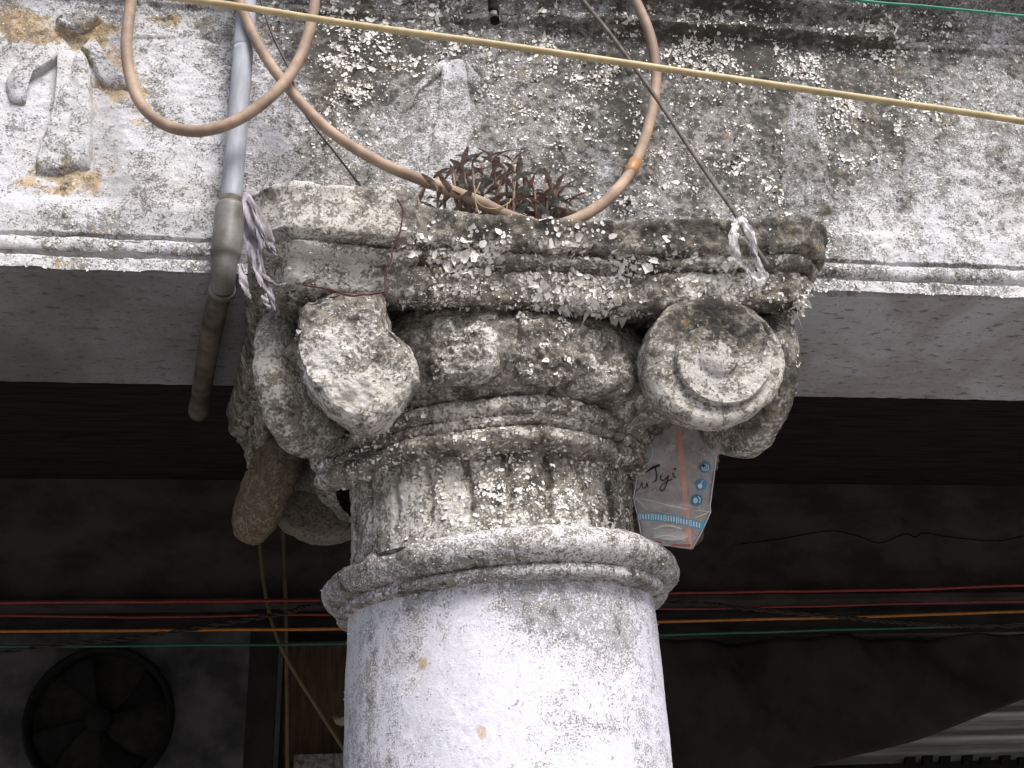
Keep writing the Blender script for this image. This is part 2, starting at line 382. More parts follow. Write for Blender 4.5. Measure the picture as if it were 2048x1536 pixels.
def pendant(x0, y0, x1, w0, w1, y1, grime, ochre, h=.030):
    gr = lambda P: -.005*np.exp(-(((P[..., 0]-wpt((x0+x1)/2-5, (y0+y1)/2)[0])/.006)**2))*(P[..., 2] > wpt(x0, (y0+y1)*.42)[2])
    relief('pendant', [(x0-w0, y0), (x0+w0, y0), (x0+w0*.6+w1*.5, (y0+y1)*.5), (x1+w1, y1-8), (x1+w1*.4, y1+10), (x1-w1*.5, y1+10), (x1-w1, y1-12), (x0-w0*.6-w1*.4, (y0+y1)*.5)], h,
           grime=grime, ochre=ochre, rim=.20, grooves=gr)
pendant(145, 105, 128, 27, 54, 340, .26, .16, .024)
pendant(905, 125, 905, 22, 52, 345, .40, .05, .018)
pendant(1600, 175, 1618, 20, 60, 430, .60, .0, .014)
rb = dict(rim=.5, n=60, m=20)
relief('bow', [(112, 45), (150, 30), (205, 40), (190, 62), (150, 78), (118, 65)], .030, grime=.45, ochre=.3, **rb)
relief('ribbon', [(125, 72), (146, 96), (100, 138), (58, 164), (50, 214), (20, 205), (12, 160), (62, 112)], .019, grime=.34, ochre=.24, **rb)
relief('ribbon', [(160, 92), (188, 76), (222, 126), (262, 164), (268, 182), (208, 176), (182, 132)], .019, grime=.36, ochre=.38, **rb)
relief('ribbon', [(868, 132), (892, 118), (880, 150), (830, 200), (822, 225), (795, 232), (785, 205), (820, 185)], .016, grime=.45, ochre=.1, **rb)
relief('ribbon', [(930, 118), (950, 140), (985, 200), (1005, 222), (1003, 240), (965, 220), (935, 165)], .012, grime=.5, ochre=.18, **rb)
for pts, h, g_, oc_ in (([(195, 60), (230, 22), (262, 4), (275, 22), (240, 62), (205, 84)], .020, .42, .35), ([(112, 60), (70, 40), (40, 44), (36, 62), (76, 76), (108, 84)], .018, .42, .35), ([(60, 4), (110, -8), (128, 10), (96, 24), (64, 20)], .018, .4, .4), ([(150, 8), (190, -2), (200, 22), (168, 34), (148, 24)], .016, .4, .35), ([(20, 330), (40, 322), (44, 350), (26, 364), (14, 350)], .012, .35, .5), ([(225, 195), (262, 190), (300, 205), (280, 226), (236, 222)], .014, .42, .3),
    ([(290, 175), (340, 180), (352, 212), (320, 235), (282, 215)], .016, .40, .15), ([(420, 195), (470, 200), (480, 230), (440, 248), (410, 225)], .013, .4, .2),
    ([(520, 222), (560, 208), (598, 222), (600, 255), (565, 277), (525, 262)], .020, .42, .0), ([(640, 250), (690, 235), (730, 255), (720, 285), (670, 295)], .010, .5, .08),
    ([(1000, 245), (1050, 238), (1070, 262), (1030, 280), (998, 268)], .012, .45, .05), ([(1065, 285), (1105, 270), (1130, 290), (1105, 318), (1070, 310)], .016, .42, .1),
    ([(1150, 270), (1195, 262), (1250, 280), (1248, 310), (1190, 322), (1150, 300)], .018, .5, .08), ([(1265, 285), (1320, 275), (1335, 310), (1300, 332), (1262, 320)], .014, .5, .1),
    ([(1345, 180), (1420, 170), (1440, 215), (1380, 235)], .012, .65, .0), ([(1380, 300), (1450, 285), (1460, 325), (1400, 340)], .010, .6, .0),
    ([(1890, 335), (1950, 330), (2000, 350), (1990, 385), (1930, 395), (1890, 370)], .018, .45, .0), ([(1730, 300), (1790, 295), (1800, 335), (1745, 345)], .009, .5, .0),
    ([(0, 20), (40, 12), (80, 40), (60, 66), (10, 60)], .014, .3, .45), ([(370, 20), (460, 30), (470, 90), (410, 78), (375, 50)], .018, .42, .1)):
    relief('garland_lump', pts, h*.62, grime=g_, ochre=oc_, rim=.75, n=50, m=18)
fl.build(wall)

# ================================================================== COLUMN
AX, AY = -.030, -.075
column = thing('column', (AX, AY, 0), 'weathered white column with scroll capital in the middle of the arcade', 'column')
fc = Flakes()
TH = np.linspace(0, 2*pi, 900, endpoint=False)
def lathe(name, prof, mat, extra=None, noise=(.006, .003, .0012), grime=None, ochre=None, dz=.0022, seed=0, parent=column, ring=None, dx=0.):
    """prof: list of (r, z) from bottom to top"""
    pr = np.array(prof, float); seg = np.linalg.norm(np.diff(pr, axis=0), axis=1); s = np.concatenate(([0], np.cumsum(seg)))
    n = max(int(s[-1]/dz), 4); q = np.linspace(0, s[-1], n); R = np.interp(q, s, pr[:, 0]); Zp = np.interp(q, s, pr[:, 1])
    T, _ = np.meshgrid(TH, q, indexing='ij'); R = np.broadcast_to(R, T.shape).copy(); Zg = np.broadcast_to(Zp, T.shape).copy()
    if extra is not None: R, Zg = extra(T, R, Zg)
    P = np.stack((AX+dx+R*np.sin(T), AY-R*np.cos(T), Zg), -1)
    Nn = normals(P, True)
    P = P + Nn*(noise[0]*fbm(P+seed, 7, 3)+noise[1]*fbm(P+seed, 32, 4)+noise[2]*fbm(P+seed, 120, 3))[..., None]
    g = grime(P, T) if grime else np.full(T.shape, .3); oc = ochre(P, T) if ochre else np.zeros(T.shape)
    grid(name, P, mat, parent, wrap=True, attrs={'grime': g, 'ochre': oc})
    return P, normals(P, True), T, g
front = lambda T: np.where(T > pi, T-2*pi, T)
def oncyl(px, py, R):
    d = at(px, py, 0.)-CAM; o = CAM-np.array((AX, AY, 0)); A_, B_, C_ = d[0]**2+d[1]**2, 2*(o[0]*d[0]+o[1]*d[1]), o[0]**2+o[1]**2-R*R
    q = max(B_*B_-4*A_*C_, 0); return CAM+d*((-B_-math.sqrt(q))/(2*A_))
C = lambda px, py, r, a, R=.262: (oncyl(px, py, R if R > 0 else .262), r, a)
# shaft
def shg(P, T):
    g = blobs(P, .22, [C(1000, 1510, .09, -.22), C(930, 1320, .06, -.16), C(1180, 1420, .10, .08), C(740, 1480, .09, .16), C(740, 1330, .05, .05), C(1150, 1240, .06, .16), C(1050, 1190, .05, .30), C(820, 1215, .05, .2), C(1240, 1235, .05, .25), C(900, 1410, .05, -.12), C(1150, 1350, .04, -.1)])
    q = np.stack((T*.262, T*0, P[..., 2]*.10), -1); g = g + .45*fbm(q, 42, 4)*sm(.1, -.5, front(T)) + .20*fbm(q+7, 60, 4)
    return g + .28*fbm(P, 13, 4)
sho = lambda P, T: blobs(P, 0, [C(838, 1327, .011, .9), C(962, 1462, .013, .9), C(832, 1492, .014, .5), C(1150, 1470, .012, .36), C(800, 1270, .018, .42), C(1003, 1385, .006, .6), C(850, 1290, .01, .45), C(905, 1325, .008, .45)])
Ps, Ns, Ts, gs = lathe('shaft', [(.262, 0), (.260, 1.2), (.2575, 1.62), (.2555, 1.8), (.2545, 2.045)], MAT['shaft'], noise=(.008, .0022, .0008), grime=shg, ochre=sho, dz=.0035)
fc.add(Ps, Ns, (Ps[..., 2] > 1.7)*(Ps[..., 1] < -.05)*(.15+2.5*(Ps[..., 2] > 1.965))*(.3+sm(-.03, .12, fbm(Ps, 30, 3))), 900, .002, .006, .35, 21)
# collar ring
rp = [(.246, 2.022), (.273, 2.026), (.277, 2.031), (.276, 2.040), (.269, 2.043)] + [(.266+.034*sin(a), 2.070-.027*cos(a)) for a in np.linspace(.2, pi*.90, 24)] + [(.255, 2.099), (.230, 2.104)]
def rx(T, R, Zg):
    t = front(T); ck = np.exp(-((Zg-(2.089+.003*np.sin(t*9)))/.0035)**2)*sm(-1.15, -1.05, t)*sm(-.52, -.62, t)*sm(-.3, .1, np.sin(t*23)+.6)
    return R - .026*ck + .004*np.sin(2*t+1), Zg - .007*np.cos(t) + .010*np.sin(t) + .002*np.sin(3*t)
rg = lambda P, T: .3*fbm(P*np.array((1, 1, 2.5)), 14, 4) + blobs(P, .42, [C(1000, 1085, .07, -.25), C(1180, 1095, .06, -.15), C(880, 1140, .06, .05), C(700, 1150, .08, .10, -.2), C(1000, 1150, .10, .2), C(1290, 1150, .06, .06, -.2)])
Pr, Nr, Tr, g_ = lathe('collar_ring', rp, MAT['ringm'], rx, (.008, .007, .0022), rg, dz=.0018, seed=2)
fc.add(Pr, Nr, (Pr[..., 1] < -.05)*(.3+sm(0, .15, fbm(Pr, 22, 3))), 500, .002, .006, .4, 22)
# fluted necking
def nx(T, R, Zg):
    t = front(T)+.02*np.sin(Zg*40); ph = (t/(2*pi)*24+.10) % 1.0; w = np.abs(ph-.5)*2          # w=1 in the groove
    zt = sm(2.112, 2.130, Zg)*sm(2.236, 2.214, Zg)
    irr = .55+.9*(.5+fbm(np.stack((T*3.8, T*0, T*0), -1), 1.0, 2))
    return R - .010*irr*sm(.72, .96, w)*zt, Zg
def ng(P, T):
    g = blobs(P, .50, [C(870, 960, .05, -.14, .245), C(950, 1000, .06, -.14, .245), C(1100, 980, .06, .06, .245), C(1040, 940, .05, .10, .245), C(1200, 980, .06, .12, .245), C(730, 1000, .05, -.12, .245), C(960, 900, .04, .1, .245), C(1150, 1040, .04, -.15, .245)])
    q = np.stack((T*.25, T*0, P[..., 2]*.16), -1); return g + .75*fbm(q+3, 55, 4)
no = lambda P, T: blobs(P, 0, [C(930, 890, .02, .65), C(1030, 900, .02, .35), C(775, 960, .012, .45, .245), C(1240, 970, .02, .4, .245)])
Pn, Nn_, Tn, gn = lathe('fluted_neck', [(.240, 2.075), (.240, 2.15), (.241, 2.22), (.244, 2.24)], MAT['cap'], nx, (.006, .006, .0045), ng, no, .002, 4, dx=-.010)
fc.add(Pn, Nn_, (Pn[..., 1] < -.08)*sm(-.9, -.5, front(Tn))*(.25+sm(0, .1, fbm(Pn, 24, 3)))*(.5+(Pn[..., 2] < 2.17)*1.0), 2300, .003, .012, .45, 23)
# astragal rings above the neck
def ax_(T, R, Zg):
    t = front(T); return R + .004*np.sin(5*t+2)*1.0+.030*sm(-.95, -1.5, t)*(t > -2.6), Zg+.006*np.sin(t*2-.5)+.003*np.sin(t*7) 
ap = [(.240, 2.226)] + [(.258+.014*sin(a), 2.243-.013*cos(a)) for a in np.linspace(.1, pi*.9, 10)] + [(.258, 2.260), (.268, 2.263), (.270, 2.272), (.262, 2.277)] + [(.266+.016*sin(a), 2.291-.013*cos(a)) for a in np.linspace(.2, pi*.95, 10)] + [(.255, 2.312)]
ag = lambda P, T: blobs(P, .56, [C(900, 830, .04, -.2), C(1050, 815, .05, -.12), C(1200, 840, .05, .05), C(760, 880, .06, .1), C(650, 930, .06, -.1, -.15)])
ao = lambda P, T: blobs(P, .1, [C(1010, 790, .02, .5), C(900, 850, .03, .4), C(1050, 840, .03, .2), C(1240, 830, .02, .3)])
Pa, Na, Ta, ga = lathe('astragal', ap, MAT['cap'], ax_, (.014, .012, .006), ag, ao, .0018, 6, dx=-.006)
fc.add(Pa, Na, (Pa[..., 1] < -.12)*(.15+sm(0, .1, fbm(Pa, 20, 3))), 900, .004, .012, .5, 24)
# bell behind the eggs
bp = [(.250, 2.300), (.280, 2.304), (.308, 2.318), (.330, 2.35), (.335, 2.40), (.31, 2.45)]
bgm = lambda P, T: blobs(P, .62, [C(820, 760, .05, .1), C(650, 900, .08, -.1, -.1)])
bo = lambda P, T: blobs(P, .12, [C(830, 700, .05, .25), C(1285, 720, .04, .35), C(640, 930, .05, .35, -.1)])
def bx(T, R, Zg):
    t = front(T); return R + .016*np.exp(-((t+1.25)/.22)**2)*np.sin(Zg*95+t*6)*.6 + .03*np.exp(-((t+1.5)/.35)**2)*sm(2.44, 2.34, Zg), Zg
lathe('bell', bp, MAT['cap'], bx, (.02, .014, .003), bgm, bo, .003, 8)
# eggs of the echinus
def egg(px, w, h, tilt, gm, name='egg'):
    c = at(px, 700, -.352); t0 = math.atan2(c[0]-AX, -(c[1]-AY)); c = np.array((AX+.306*sin(t0), AY-.306*cos(t0), 2.369))
    nrm = np.array((sin(t0), -cos(t0), 0)); tx = np.array((cos(t0), sin(t0), 0)); 
    u = np.linspace(0, 2*pi, 110, endpoint=False); v = np.linspace(0, 1, 44)
    U, Vv = np.meshgrid(u, v, indexing='ij'); rr = Vv
    # super-ellipse outline, blunt top, narrower foot
    def sp(x): return np.sign(x)*np.abs(x)**.5
    ex = sp(np.cos(U))*rr*w*(1-.16*(1-np.sin(U))*.5); ez = sp(np.sin(U))*rr*h + tilt*ex
    dep = .026*np.sqrt(np.clip(1-rr**4, 0, 1))
    P = c + tx*ex[..., None] + np.array((0, 0, 1.0))*ez[..., None] + nrm*dep[..., None]
    P = P + nrm*(.034*fbm(P+px, 15, 4)+0.018*fbm(P+px, 50, 4)+.007*fbm(P+px, 120, 3))[..., None]
    # broken pits
    g = blobs(P, gm[0], gm[1]); grid(name, P, MAT['cap'], column, wrap=True, attrs={'grime': g, 'ochre': blobs(P, .05, gm[2])}, flip=False)
    Nn = normals(P, True); fc.add(P, Nn, (.1+sm(-.02, .12, fbm(P+3, 26, 3)))*sm(1.0, .9, rr), 420, .004, .014, .8, int(px))
egg(932, .066, .062, .0, (.52, [C(930, 680, .03, -.5, -.4), C(960, 720, .02, -.4, -.4), C(880, 720, .03, -.1, -.4)], [C(880, 640, .03, .3, -.4)]))
egg(1075, .058, .064, .0, (.74, [C(1080, 690, .03, .1, -.4)], [C(1030, 720, .02, .5, -.4), C(1010, 740, .02, .4, -.4)]))
egg(1208, .058, .062, .02, (.56, [C(1220, 720, .03, -.25, -.4), C(1160, 760, .02, -.45, -.4)], [C(1210, 640, .03, .3, -.4)]))
for t0 in (-1.5, -1.9, 1.3, 1.75, 2.2, 2.6, 3.1, -2.3, -2.7):
    pxx = 1000
    c = np.array((AX+.300*sin(t0), AY-.300*cos(t0), 2.360)); u = np.linspace(0, 2*pi, 40, endpoint=False); U, Vv = np.meshgrid(u, np.linspace(0, 1, 16), indexing='ij')
    P = c + np.array((cos(t0), sin(t0), 0))*(np.cos(U)*Vv*.055)[..., None] + np.array((0, 0, 1.0))*(np.sin(U)*Vv*.055)[..., None] + np.array((sin(t0), -cos(t0), 0))*(.045*np.sqrt(np.clip(1-Vv**2.5, 0, 1)))[..., None]
    P = P + (.02*fbm(P, 16, 3))[..., None]*np.array((sin(t0), -cos(t0), 0))
    grid('egg', P, MAT['cap'], column, wrap=True, attrs={'grime': .6, 'ochre': .25})

# ---- volutes: thick spiral discs
def disc(center, nrm, R, thick, gm, oc=None, hand=1, spiral=.014, seed=0, outline=None, flakes=0, lump=(.012, .006, .0022), name='volute_disc', pitch=.052, nu=260, mf=90, wts=None, fs=(.003, .010), edge=.013, mat=None, dome=.005, phase=0.):
    nrm = np.asarray(nrm, float); nrm /= np.linalg.norm(nrm); c = np.asarray(center, float)
    uz = np.array((0, 0, 1.0)); uz = uz-nrm*(uz@nrm); uz /= np.linalg.norm(uz); ux = np.cross(uz, nrm)
    u = np.linspace(0, 2*pi, nu, endpoint=False)
    if outline is not None:
        ph, rr_ = outline; Ro = np.interp(u, ph, rr_, period=2*pi)
    else: Ro = R*(1+.03*np.sin(2*u+seed)+.02*np.sin(3*u+seed*2)+.03*fbm(np.stack((np.cos(u), np.sin(u), u*0+seed), -1), 2.3, 2))
    # front face, rounded rim, side, back
    f = np.linspace(0, 1, mf); mat = mat or MAT['cap']
    hs, rs = [], []
    for t in f: rs.append(('f', t))
    U = u[:, None]
    Rf = (Ro[:, None]-edge)*f[None]
    ph = (Rf/pitch - hand*U/(2*pi) - phase) % 1.0
    H = spiral*(1-sm(.0, .16, ph)*.0)*(ph**.8 - .5)*sm(.022, .034, Rf)*sm(0, .02, Ro[:, None]-edge-Rf+.012)
    H = np.where(ph < .08, spiral*(.5-1.0*sm(0, .08, ph))*sm(.022, .034, Rf)*sm(0, .02, Ro[:, None]-edge-Rf+.012), H)
    H = H + .006*np.sqrt(np.clip(1-(Rf/.026)**2, 0, 1))*(spiral > 0)
    H = H + dome*(1-(Rf/R)**2)
    a = np.linspace(0, pi/2, 7)[1:]
    Rr = Ro[:, None]-edge+edge*np.sin(a)[None]; Hr = -edge*(1-np.cos(a))[None]*np.ones((nu, 1))
    sd_ = np.linspace(-edge, -thick+edge, 14)[1:]; Rs = np.repeat(Ro[:, None], 13, 1); Hs = np.ones((nu, 1))*sd_[None]
    Rb = Ro[:, None]-edge+edge*np.cos(a)[None]; Hb = (-thick+edge-edge*np.sin(a))[None]*np.ones((nu, 1))
    f2 = np.linspace(1, 0, 24)[1:]; Rc = (Ro[:, None]-edge)*f2[None]; Hc = np.full_like(Rc, -thick) - .008*(1-f2**2)[None]
    RR = np.concatenate((Rf, Rr, Rs, Rb, Rc), 1); HH = np.concatenate((H, Hr, Hs, Hb, Hc), 1)
    P = c + ux*(RR*np.cos(U))[..., None] + uz*(RR*np.sin(U))[..., None] + nrm*HH[..., None]
    Nn = normals(P, True)
    P = P + Nn*(lump[0]*fbm(P+seed, 12, 3)+lump[1]*fbm(P+seed, 45, 4)+lump[2]*fbm(P+seed, 140, 3))[..., None]
    g = blobs(P, gm[0], gm[1]); o_ = blobs(P, 0, oc or [])
    ob = grid(name, P, mat, column, wrap=True, attrs={'grime': g, 'ochre': o_})
    if flakes:
        w = (.1+sm(0, .12, fbm(P+seed, 28, 3)))*sm(.2, .6, g)
        if wts is not None: w = w*wts(P)
        fc.add(P, normals(P, True), w, flakes, fs[0], fs[1], .6, 50+int(seed))
    return ob
K = lambda px, py, r, a, y=-.44: (at(px, py, y), r, a)
# right front scroll
disc(at(1431, 716, -.43), (-.03, -1, -.16), .108, .060, (.50, [K(1430, 610, .035, .35), K(1350, 650, .03, .25), K(1500, 650, .035, .28), K(1540, 760, .03, -.18), K(1480, 800, .05, -.25), K(1420, 720, .03, -.16), K(1330, 780, .03, -.05), K(1500, 690, .02, .2)]),
     [K(1375, 645, .015, .6), K(1335, 675, .012, .5), K(1440, 640, .012, .35), K(1470, 745, .012, .4)], 1, .015, 1, flakes=330, lump=(.008,.005,.0026), pitch=.052, phase=.66, edge=.012, dome=.004, wts=lambda P: sm(at(1430, 740, -.43)[2], at(1430, 620, -.43)[2], P[..., 2])+.08)
# right side scroll, seen from behind
disc((.385, -.285, 2.362), (.93, .30, 0), .125, .050, (.50, [((.40, -.39, 2.33), .06, .3)]), [((.39, -.2, 2.27), .04, .4)], 1, .012, 3, flakes=420, wts=lambda P: sm(-.32, -.38, P[..., 1]), fs=(.004, .016))
# left front scroll, broken off to a ragged lump
oc_ = np.array([(612, 600), (590, 665), (598, 735), (640, 780), (690, 828), (735, 838), (790, 806), (815, 775), (829, 750), (815, 695), (778, 655), (772, 620), (766, 590), (690, 580)], float)
cc = np.array((705, 712.)); dd = oc_-cc; kpx = np.linalg.norm(at(705, 712, -.44)-at(805, 712, -.44))/100
ph_ = np.arctan2(-dd[:, 1]*1.10, dd[:, 0]) % (2*pi); rr_ = np.hypot(dd[:, 0], dd[:, 1]*1.10)*kpx; od = np.argsort(ph_)
disc(at(705, 712, -.445), (-.10, -1, -.10), .12, .060, (.50, [K(640, 720, .025, -.42), K(700, 800, .03, -.36), K(770, 790, .03, -.36), K(810, 740, .02, -.3), K(720, 690, .03, -.1), K(640, 640, .03, .25), K(720, 610, .03, .25), K(760, 720, .02, .25)]),
     [K(650, 620, .03, .35), K(700, 600, .02, .45)], 1, 0.0, 5, outline=(ph_[od], rr_[od]), flakes=420, lump=(.030, .011, .004), edge=.007, dome=.016, wts=lambda P: sm(at(700, 760, -.44)[2], at(700, 640, -.44)[2], P[..., 2])+.15, fs=(.004, .014))
# left side scroll
disc((-.338, -.262, 2.364), (.88, -.47, .03), .128, .045, (.50, [((-.42, -.38, 2.33), .035, -.25), ((-.35, -.25, 2.30), .05, .12)]), [((-.37, -.25, 2.29), .06, .40)], 1, .004, 7, flakes=80, lump=(.010, .006, .0022), edge=.014, dome=.016)
# rear scrolls: old tan paint and cement, arcade shade mixed into the colours
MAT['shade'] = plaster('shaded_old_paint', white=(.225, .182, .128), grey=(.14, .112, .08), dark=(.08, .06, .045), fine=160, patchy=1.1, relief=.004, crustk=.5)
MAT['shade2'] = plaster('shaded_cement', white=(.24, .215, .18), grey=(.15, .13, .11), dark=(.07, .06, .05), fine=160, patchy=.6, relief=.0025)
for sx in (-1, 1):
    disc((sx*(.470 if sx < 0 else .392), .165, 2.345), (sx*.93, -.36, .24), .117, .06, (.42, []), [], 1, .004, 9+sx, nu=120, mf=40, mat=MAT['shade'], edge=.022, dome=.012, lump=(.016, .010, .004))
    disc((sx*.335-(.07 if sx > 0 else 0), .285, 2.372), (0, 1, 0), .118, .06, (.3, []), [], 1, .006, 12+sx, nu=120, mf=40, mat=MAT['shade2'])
# cores that tie each pair of scrolls to the bell
for (sx, sy, cx_, cy_) in ((-1, -1, -.375, -.375), (1, -1, .375, -.375), (-1, 1, -.42, .22), (1, 1, .42, .22)):
    a = np.array((cx_, cy_, 2.395)); b = np.array((AX+sx*.17, AY+sy*.17, 2.345))
    path = np.array([a+(b-a)*t for t in np.linspace(-.05, 1, 40)]); k = 60
    dr = (b-a)/np.linalg.norm(b-a); s1 = np.cross(dr, (0, 0, 1.0)); s1 /= np.linalg.norm(s1)
    W = 2*pi*np.arange(k)/k; t = np.linspace(0, 1, 40)
    rad = .036+.030*t
    P = path[:, None, :]+(s1[None, None]*np.cos(W)[None, :, None] + np.array((0, 0, 1.0))*np.sin(W)[None, :, None]*1.1)*rad[:, None, None]
    P = P.transpose(1, 0, 2); P = P+normals(P, True)*(.022*fbm(P, 14, 4)+.008*fbm(P, 50, 3))[..., None]
    grid('volute_core', P, MAT['cap'] if sy < 0 else MAT['shade2'], column, wrap=True, attrs={'grime': .5, 'ochre': .3})

# ---- abacus
def plan():
    cs = [(-.388, -.452), (.418, -.452), (.50, .31), (-.490, .31)]; ch = .030; sag = (.030, .03, .03, .02); pts = []
    for i in range(4):
        a, b = np.array(cs[i]), np.array(cs[(i+1) % 4]); L = np.linalg.norm(b-a); dr = (b-a)/L; nn = np.array((dr[1], -dr[0]))
        s0, s1 = ch*.62, L-ch*.62; n = int((s1-s0)/.0028)
        for s in np.linspace(s0, s1, n): 
            q = (s-s0)/(s1-s0); pts.append(a+dr*s-nn*sag[i]*4*q*(1-q))
        c0 = b-dr*ch*.62; c2 = np.array(cs[(i+2) % 4]); d2 = (c2-b)/np.linalg.norm(c2-b); c1 = b+d2*ch*.62
        for t in np.linspace(0, 1, 16)[1:-1]: pts.append((1-t)**2*c0+2*t*(1-t)*(b*.45+(c0+c1)*.275)+t*t*c1)
    return np.array(pts)
pl = plan(); tp = np.roll(pl, -1, 0)-np.roll(pl, 1, 0); tp /= np.linalg.norm(tp, axis=1, keepdims=True); on = np.stack((tp[:, 1], -tp[:, 0]), -1)
apf = np.array([(-.12, 2.450), (-.06, 2.445), (-.030, 2.427), (-.004, 2.424), (.004, 2.426), (.007, 2.431), (.012, 2.450), (.017, 2.467), (.018, 2.471), (.009, 2.474), (.007, 2.479), (.026, 2.481), (.031, 2.484), (.032, 2.492), (.028, 2.495), (.020, 2.498),
                (.042, 2.501), (.047, 2.504), (.051, 2.520), (.055, 2.536), (.059, 2.545), (.059, 2.549), (.055, 2.552), (.02, 2.553), (-.10, 2.554), (-.22, 2.556)])
sg = np.concatenate(([0], np.cumsum(np.linalg.norm(np.diff(apf, axis=0), axis=1)))); qn = np.linspace(0, sg[-1], 190)
dA, zA = np.interp(qn, sg, apf[:, 0]), np.interp(qn, sg, apf[:, 1])
P = np.zeros((len(pl), len(qn), 3)); P[..., :2] = pl[:, None]+on[:, None]*dA[None, :, None]; P[..., 2] = zA[None]
xx = P[..., 0]; frontm = sm(-.2, -.38, P[..., 1])
top = sm(2.490, 2.51, P[..., 2]); lip = sm(2.515, 2.548, P[..., 2])
# patched thicker stretch at the left, worn lip in the middle
pat = sm(-.185, -.20, xx)*frontm
P[..., 1] -= pat*.014*sm(2.475, 2.49, P[..., 2]); P[..., 2] += pat*(.016*lip - .014*sm(2.47, 2.48, P[..., 2])*(1-sm(2.505, 2.525, P[..., 2])))
P[..., 2] -= frontm*.008*lip*np.exp(-((xx-.10)/.16)**2)
P[..., 2] += frontm*lip*.016*fbm(np.stack((xx, xx*0, xx*0), -1), 9, 4)
hollow = np.exp(-((xx+.10)/.035)**2)*frontm*top; P[..., 1] += hollow*.012
Nn = normals(P, True)
edgew = 1+1.0*sm(2.52, 2.48, P[..., 2])
P = P + Nn*(.014*fbm(P+1, 7, 3)+.010*fbm(P+1, 30, 4)*edgew+.0055*fbm(P+1, 110, 3)*edgew)[..., None]
Pab = P; Nab = normals(P, True)
Aq = lambda px, py, r, a: (at(px, py, -.46), r, a)
gab = .5*fbm(P+11, 11, 4) + (.16*sm(2.50, 2.51, P[..., 2])*sm(-.20, -.16, P[..., 0])) + blobs(P, .62, [Aq(600, 420, .07, -.28), Aq(700, 440, .06, -.22), Aq(880, 440, .05, -.12), Aq(620, 530, .05, -.28), Aq(900, 570, .04, -.2), Aq(1180, 580, .05, -.2), Aq(1090, 500, .03, -.15), Aq(1500, 560, .06, -.2), Aq(1400, 575, .03, -.2), Aq(1300, 460, .06, .12), Aq(1560, 450, .06, .1), Aq(1000, 460, .05, -.05)])
oab = blobs(P, 0, [Aq(860, 500, .05, .35), Aq(900, 520, .04, .25), Aq(1240, 520, .03, .35), Aq(680, 600, .05, .4), Aq(1580, 540, .02, .3)])
grid('abacus', P, MAT['cap'], column, wrap=True, attrs={'grime': gab, 'ochre': oab})
fm = (P[..., 1] < -.36)*1.0
fc.add(Pab, Nab, fm*sm(-.24, -.16, xx)*((P[..., 2] < 2.505)*1.0+.16)*(P[..., 2] > 2.415)*sm(-.02, .10, fbm(P+5, 14, 4)), 1700, .004, .015, .9, 31)
fc.add(Pab, Nab, fm*sm(-.24, -.16, xx)*((P[..., 2] < 2.505)*1.0+.10)*(P[..., 2] > 2.425)*sm(.02, .10, fbm(P+5, 14, 4)), 420, .011, .028, .75, 34)
fc.add(Pab, Nab, fm*sm(-.42, -.3, xx)*((P[..., 2] < 2.465)*1.0+.10)*(P[..., 2] > 2.415)*(.2+sm(-.02, .12, fbm(P+7, 25, 4))), 1500, .003, .011, .8, 32)
def around(px, py, r): return np.exp(-((Pab-at(px, py, -.45))**2).sum(-1)/(2*r*r))
fc.add(Pab, Nab, fm*(around(1390, 565, .03)+around(1230, 575, .03)+around(1100, 560, .03)+around(1350, 500, .025)+.8*around(1550, 490, .015)+.8*around(1130, 505, .03)), 230, .008, .026, .5, 33)
fc.build(column)

# ================================================================== ARCADE INTERIOR (dark)
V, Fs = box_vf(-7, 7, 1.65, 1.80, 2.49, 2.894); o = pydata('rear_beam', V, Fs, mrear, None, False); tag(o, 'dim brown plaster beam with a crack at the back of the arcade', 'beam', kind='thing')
m2 = simple('rear_grey', (.060, .058, .060), .95, 7, .5, .004, .1, col2=(.028, .027, .028))
mblack = simple('black_metal', (.008, .008, .008), .85, 30, .3, .0005, .1)
mpanel = simple('brown_board', (.060, .038, .022), .8, 10, .4, .002, .15, stretch=(6, 1, 1))
bw = thing('back_wall', (-1.5, 2.0, 0), 'dark grey back wall of the arcade holding the round fan', 'wall')
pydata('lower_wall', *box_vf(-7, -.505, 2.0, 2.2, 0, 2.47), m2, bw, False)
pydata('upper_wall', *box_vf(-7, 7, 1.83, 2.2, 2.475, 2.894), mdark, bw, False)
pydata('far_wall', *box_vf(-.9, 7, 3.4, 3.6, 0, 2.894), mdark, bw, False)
o = bev_box('door_panel', -.495, -.20, 2.03, 2.07, 0, 2.44, mpanel); tag(o, 'brown wooden board behind the left edge of the column', 'door', kind='thing')
o = bev_box('pipe_ledge', -7, 7, 1.60, 1.66, 2.462, 2.486, mrear); tag(o, 'thin dusty ledge running behind the coloured wires', 'ledge', kind='thing')
# crack on the rear beam
mcr = simple('crack_black', (.008, .007, .006), .95, 30, .2, 0, .05)
ck = [at(x, y, 1.646) for x, y in ((1480, 1088), (1560, 1078), (1660, 1062), (1715, 1072), (1760, 1086), (1810, 1068), (1830, 1074), (1850, 1066), (1900, 1074), (1990, 1082), (2048, 1072))]
V, Fq = tube_vf(spline(ck, 6), .0018, 6); V[:, 1] = 1.646+(V[:, 1]-1.646)*.4
o = pydata('crack', V, Fq, mcr, None); o.parent = bpy.data.objects['rear_beam']
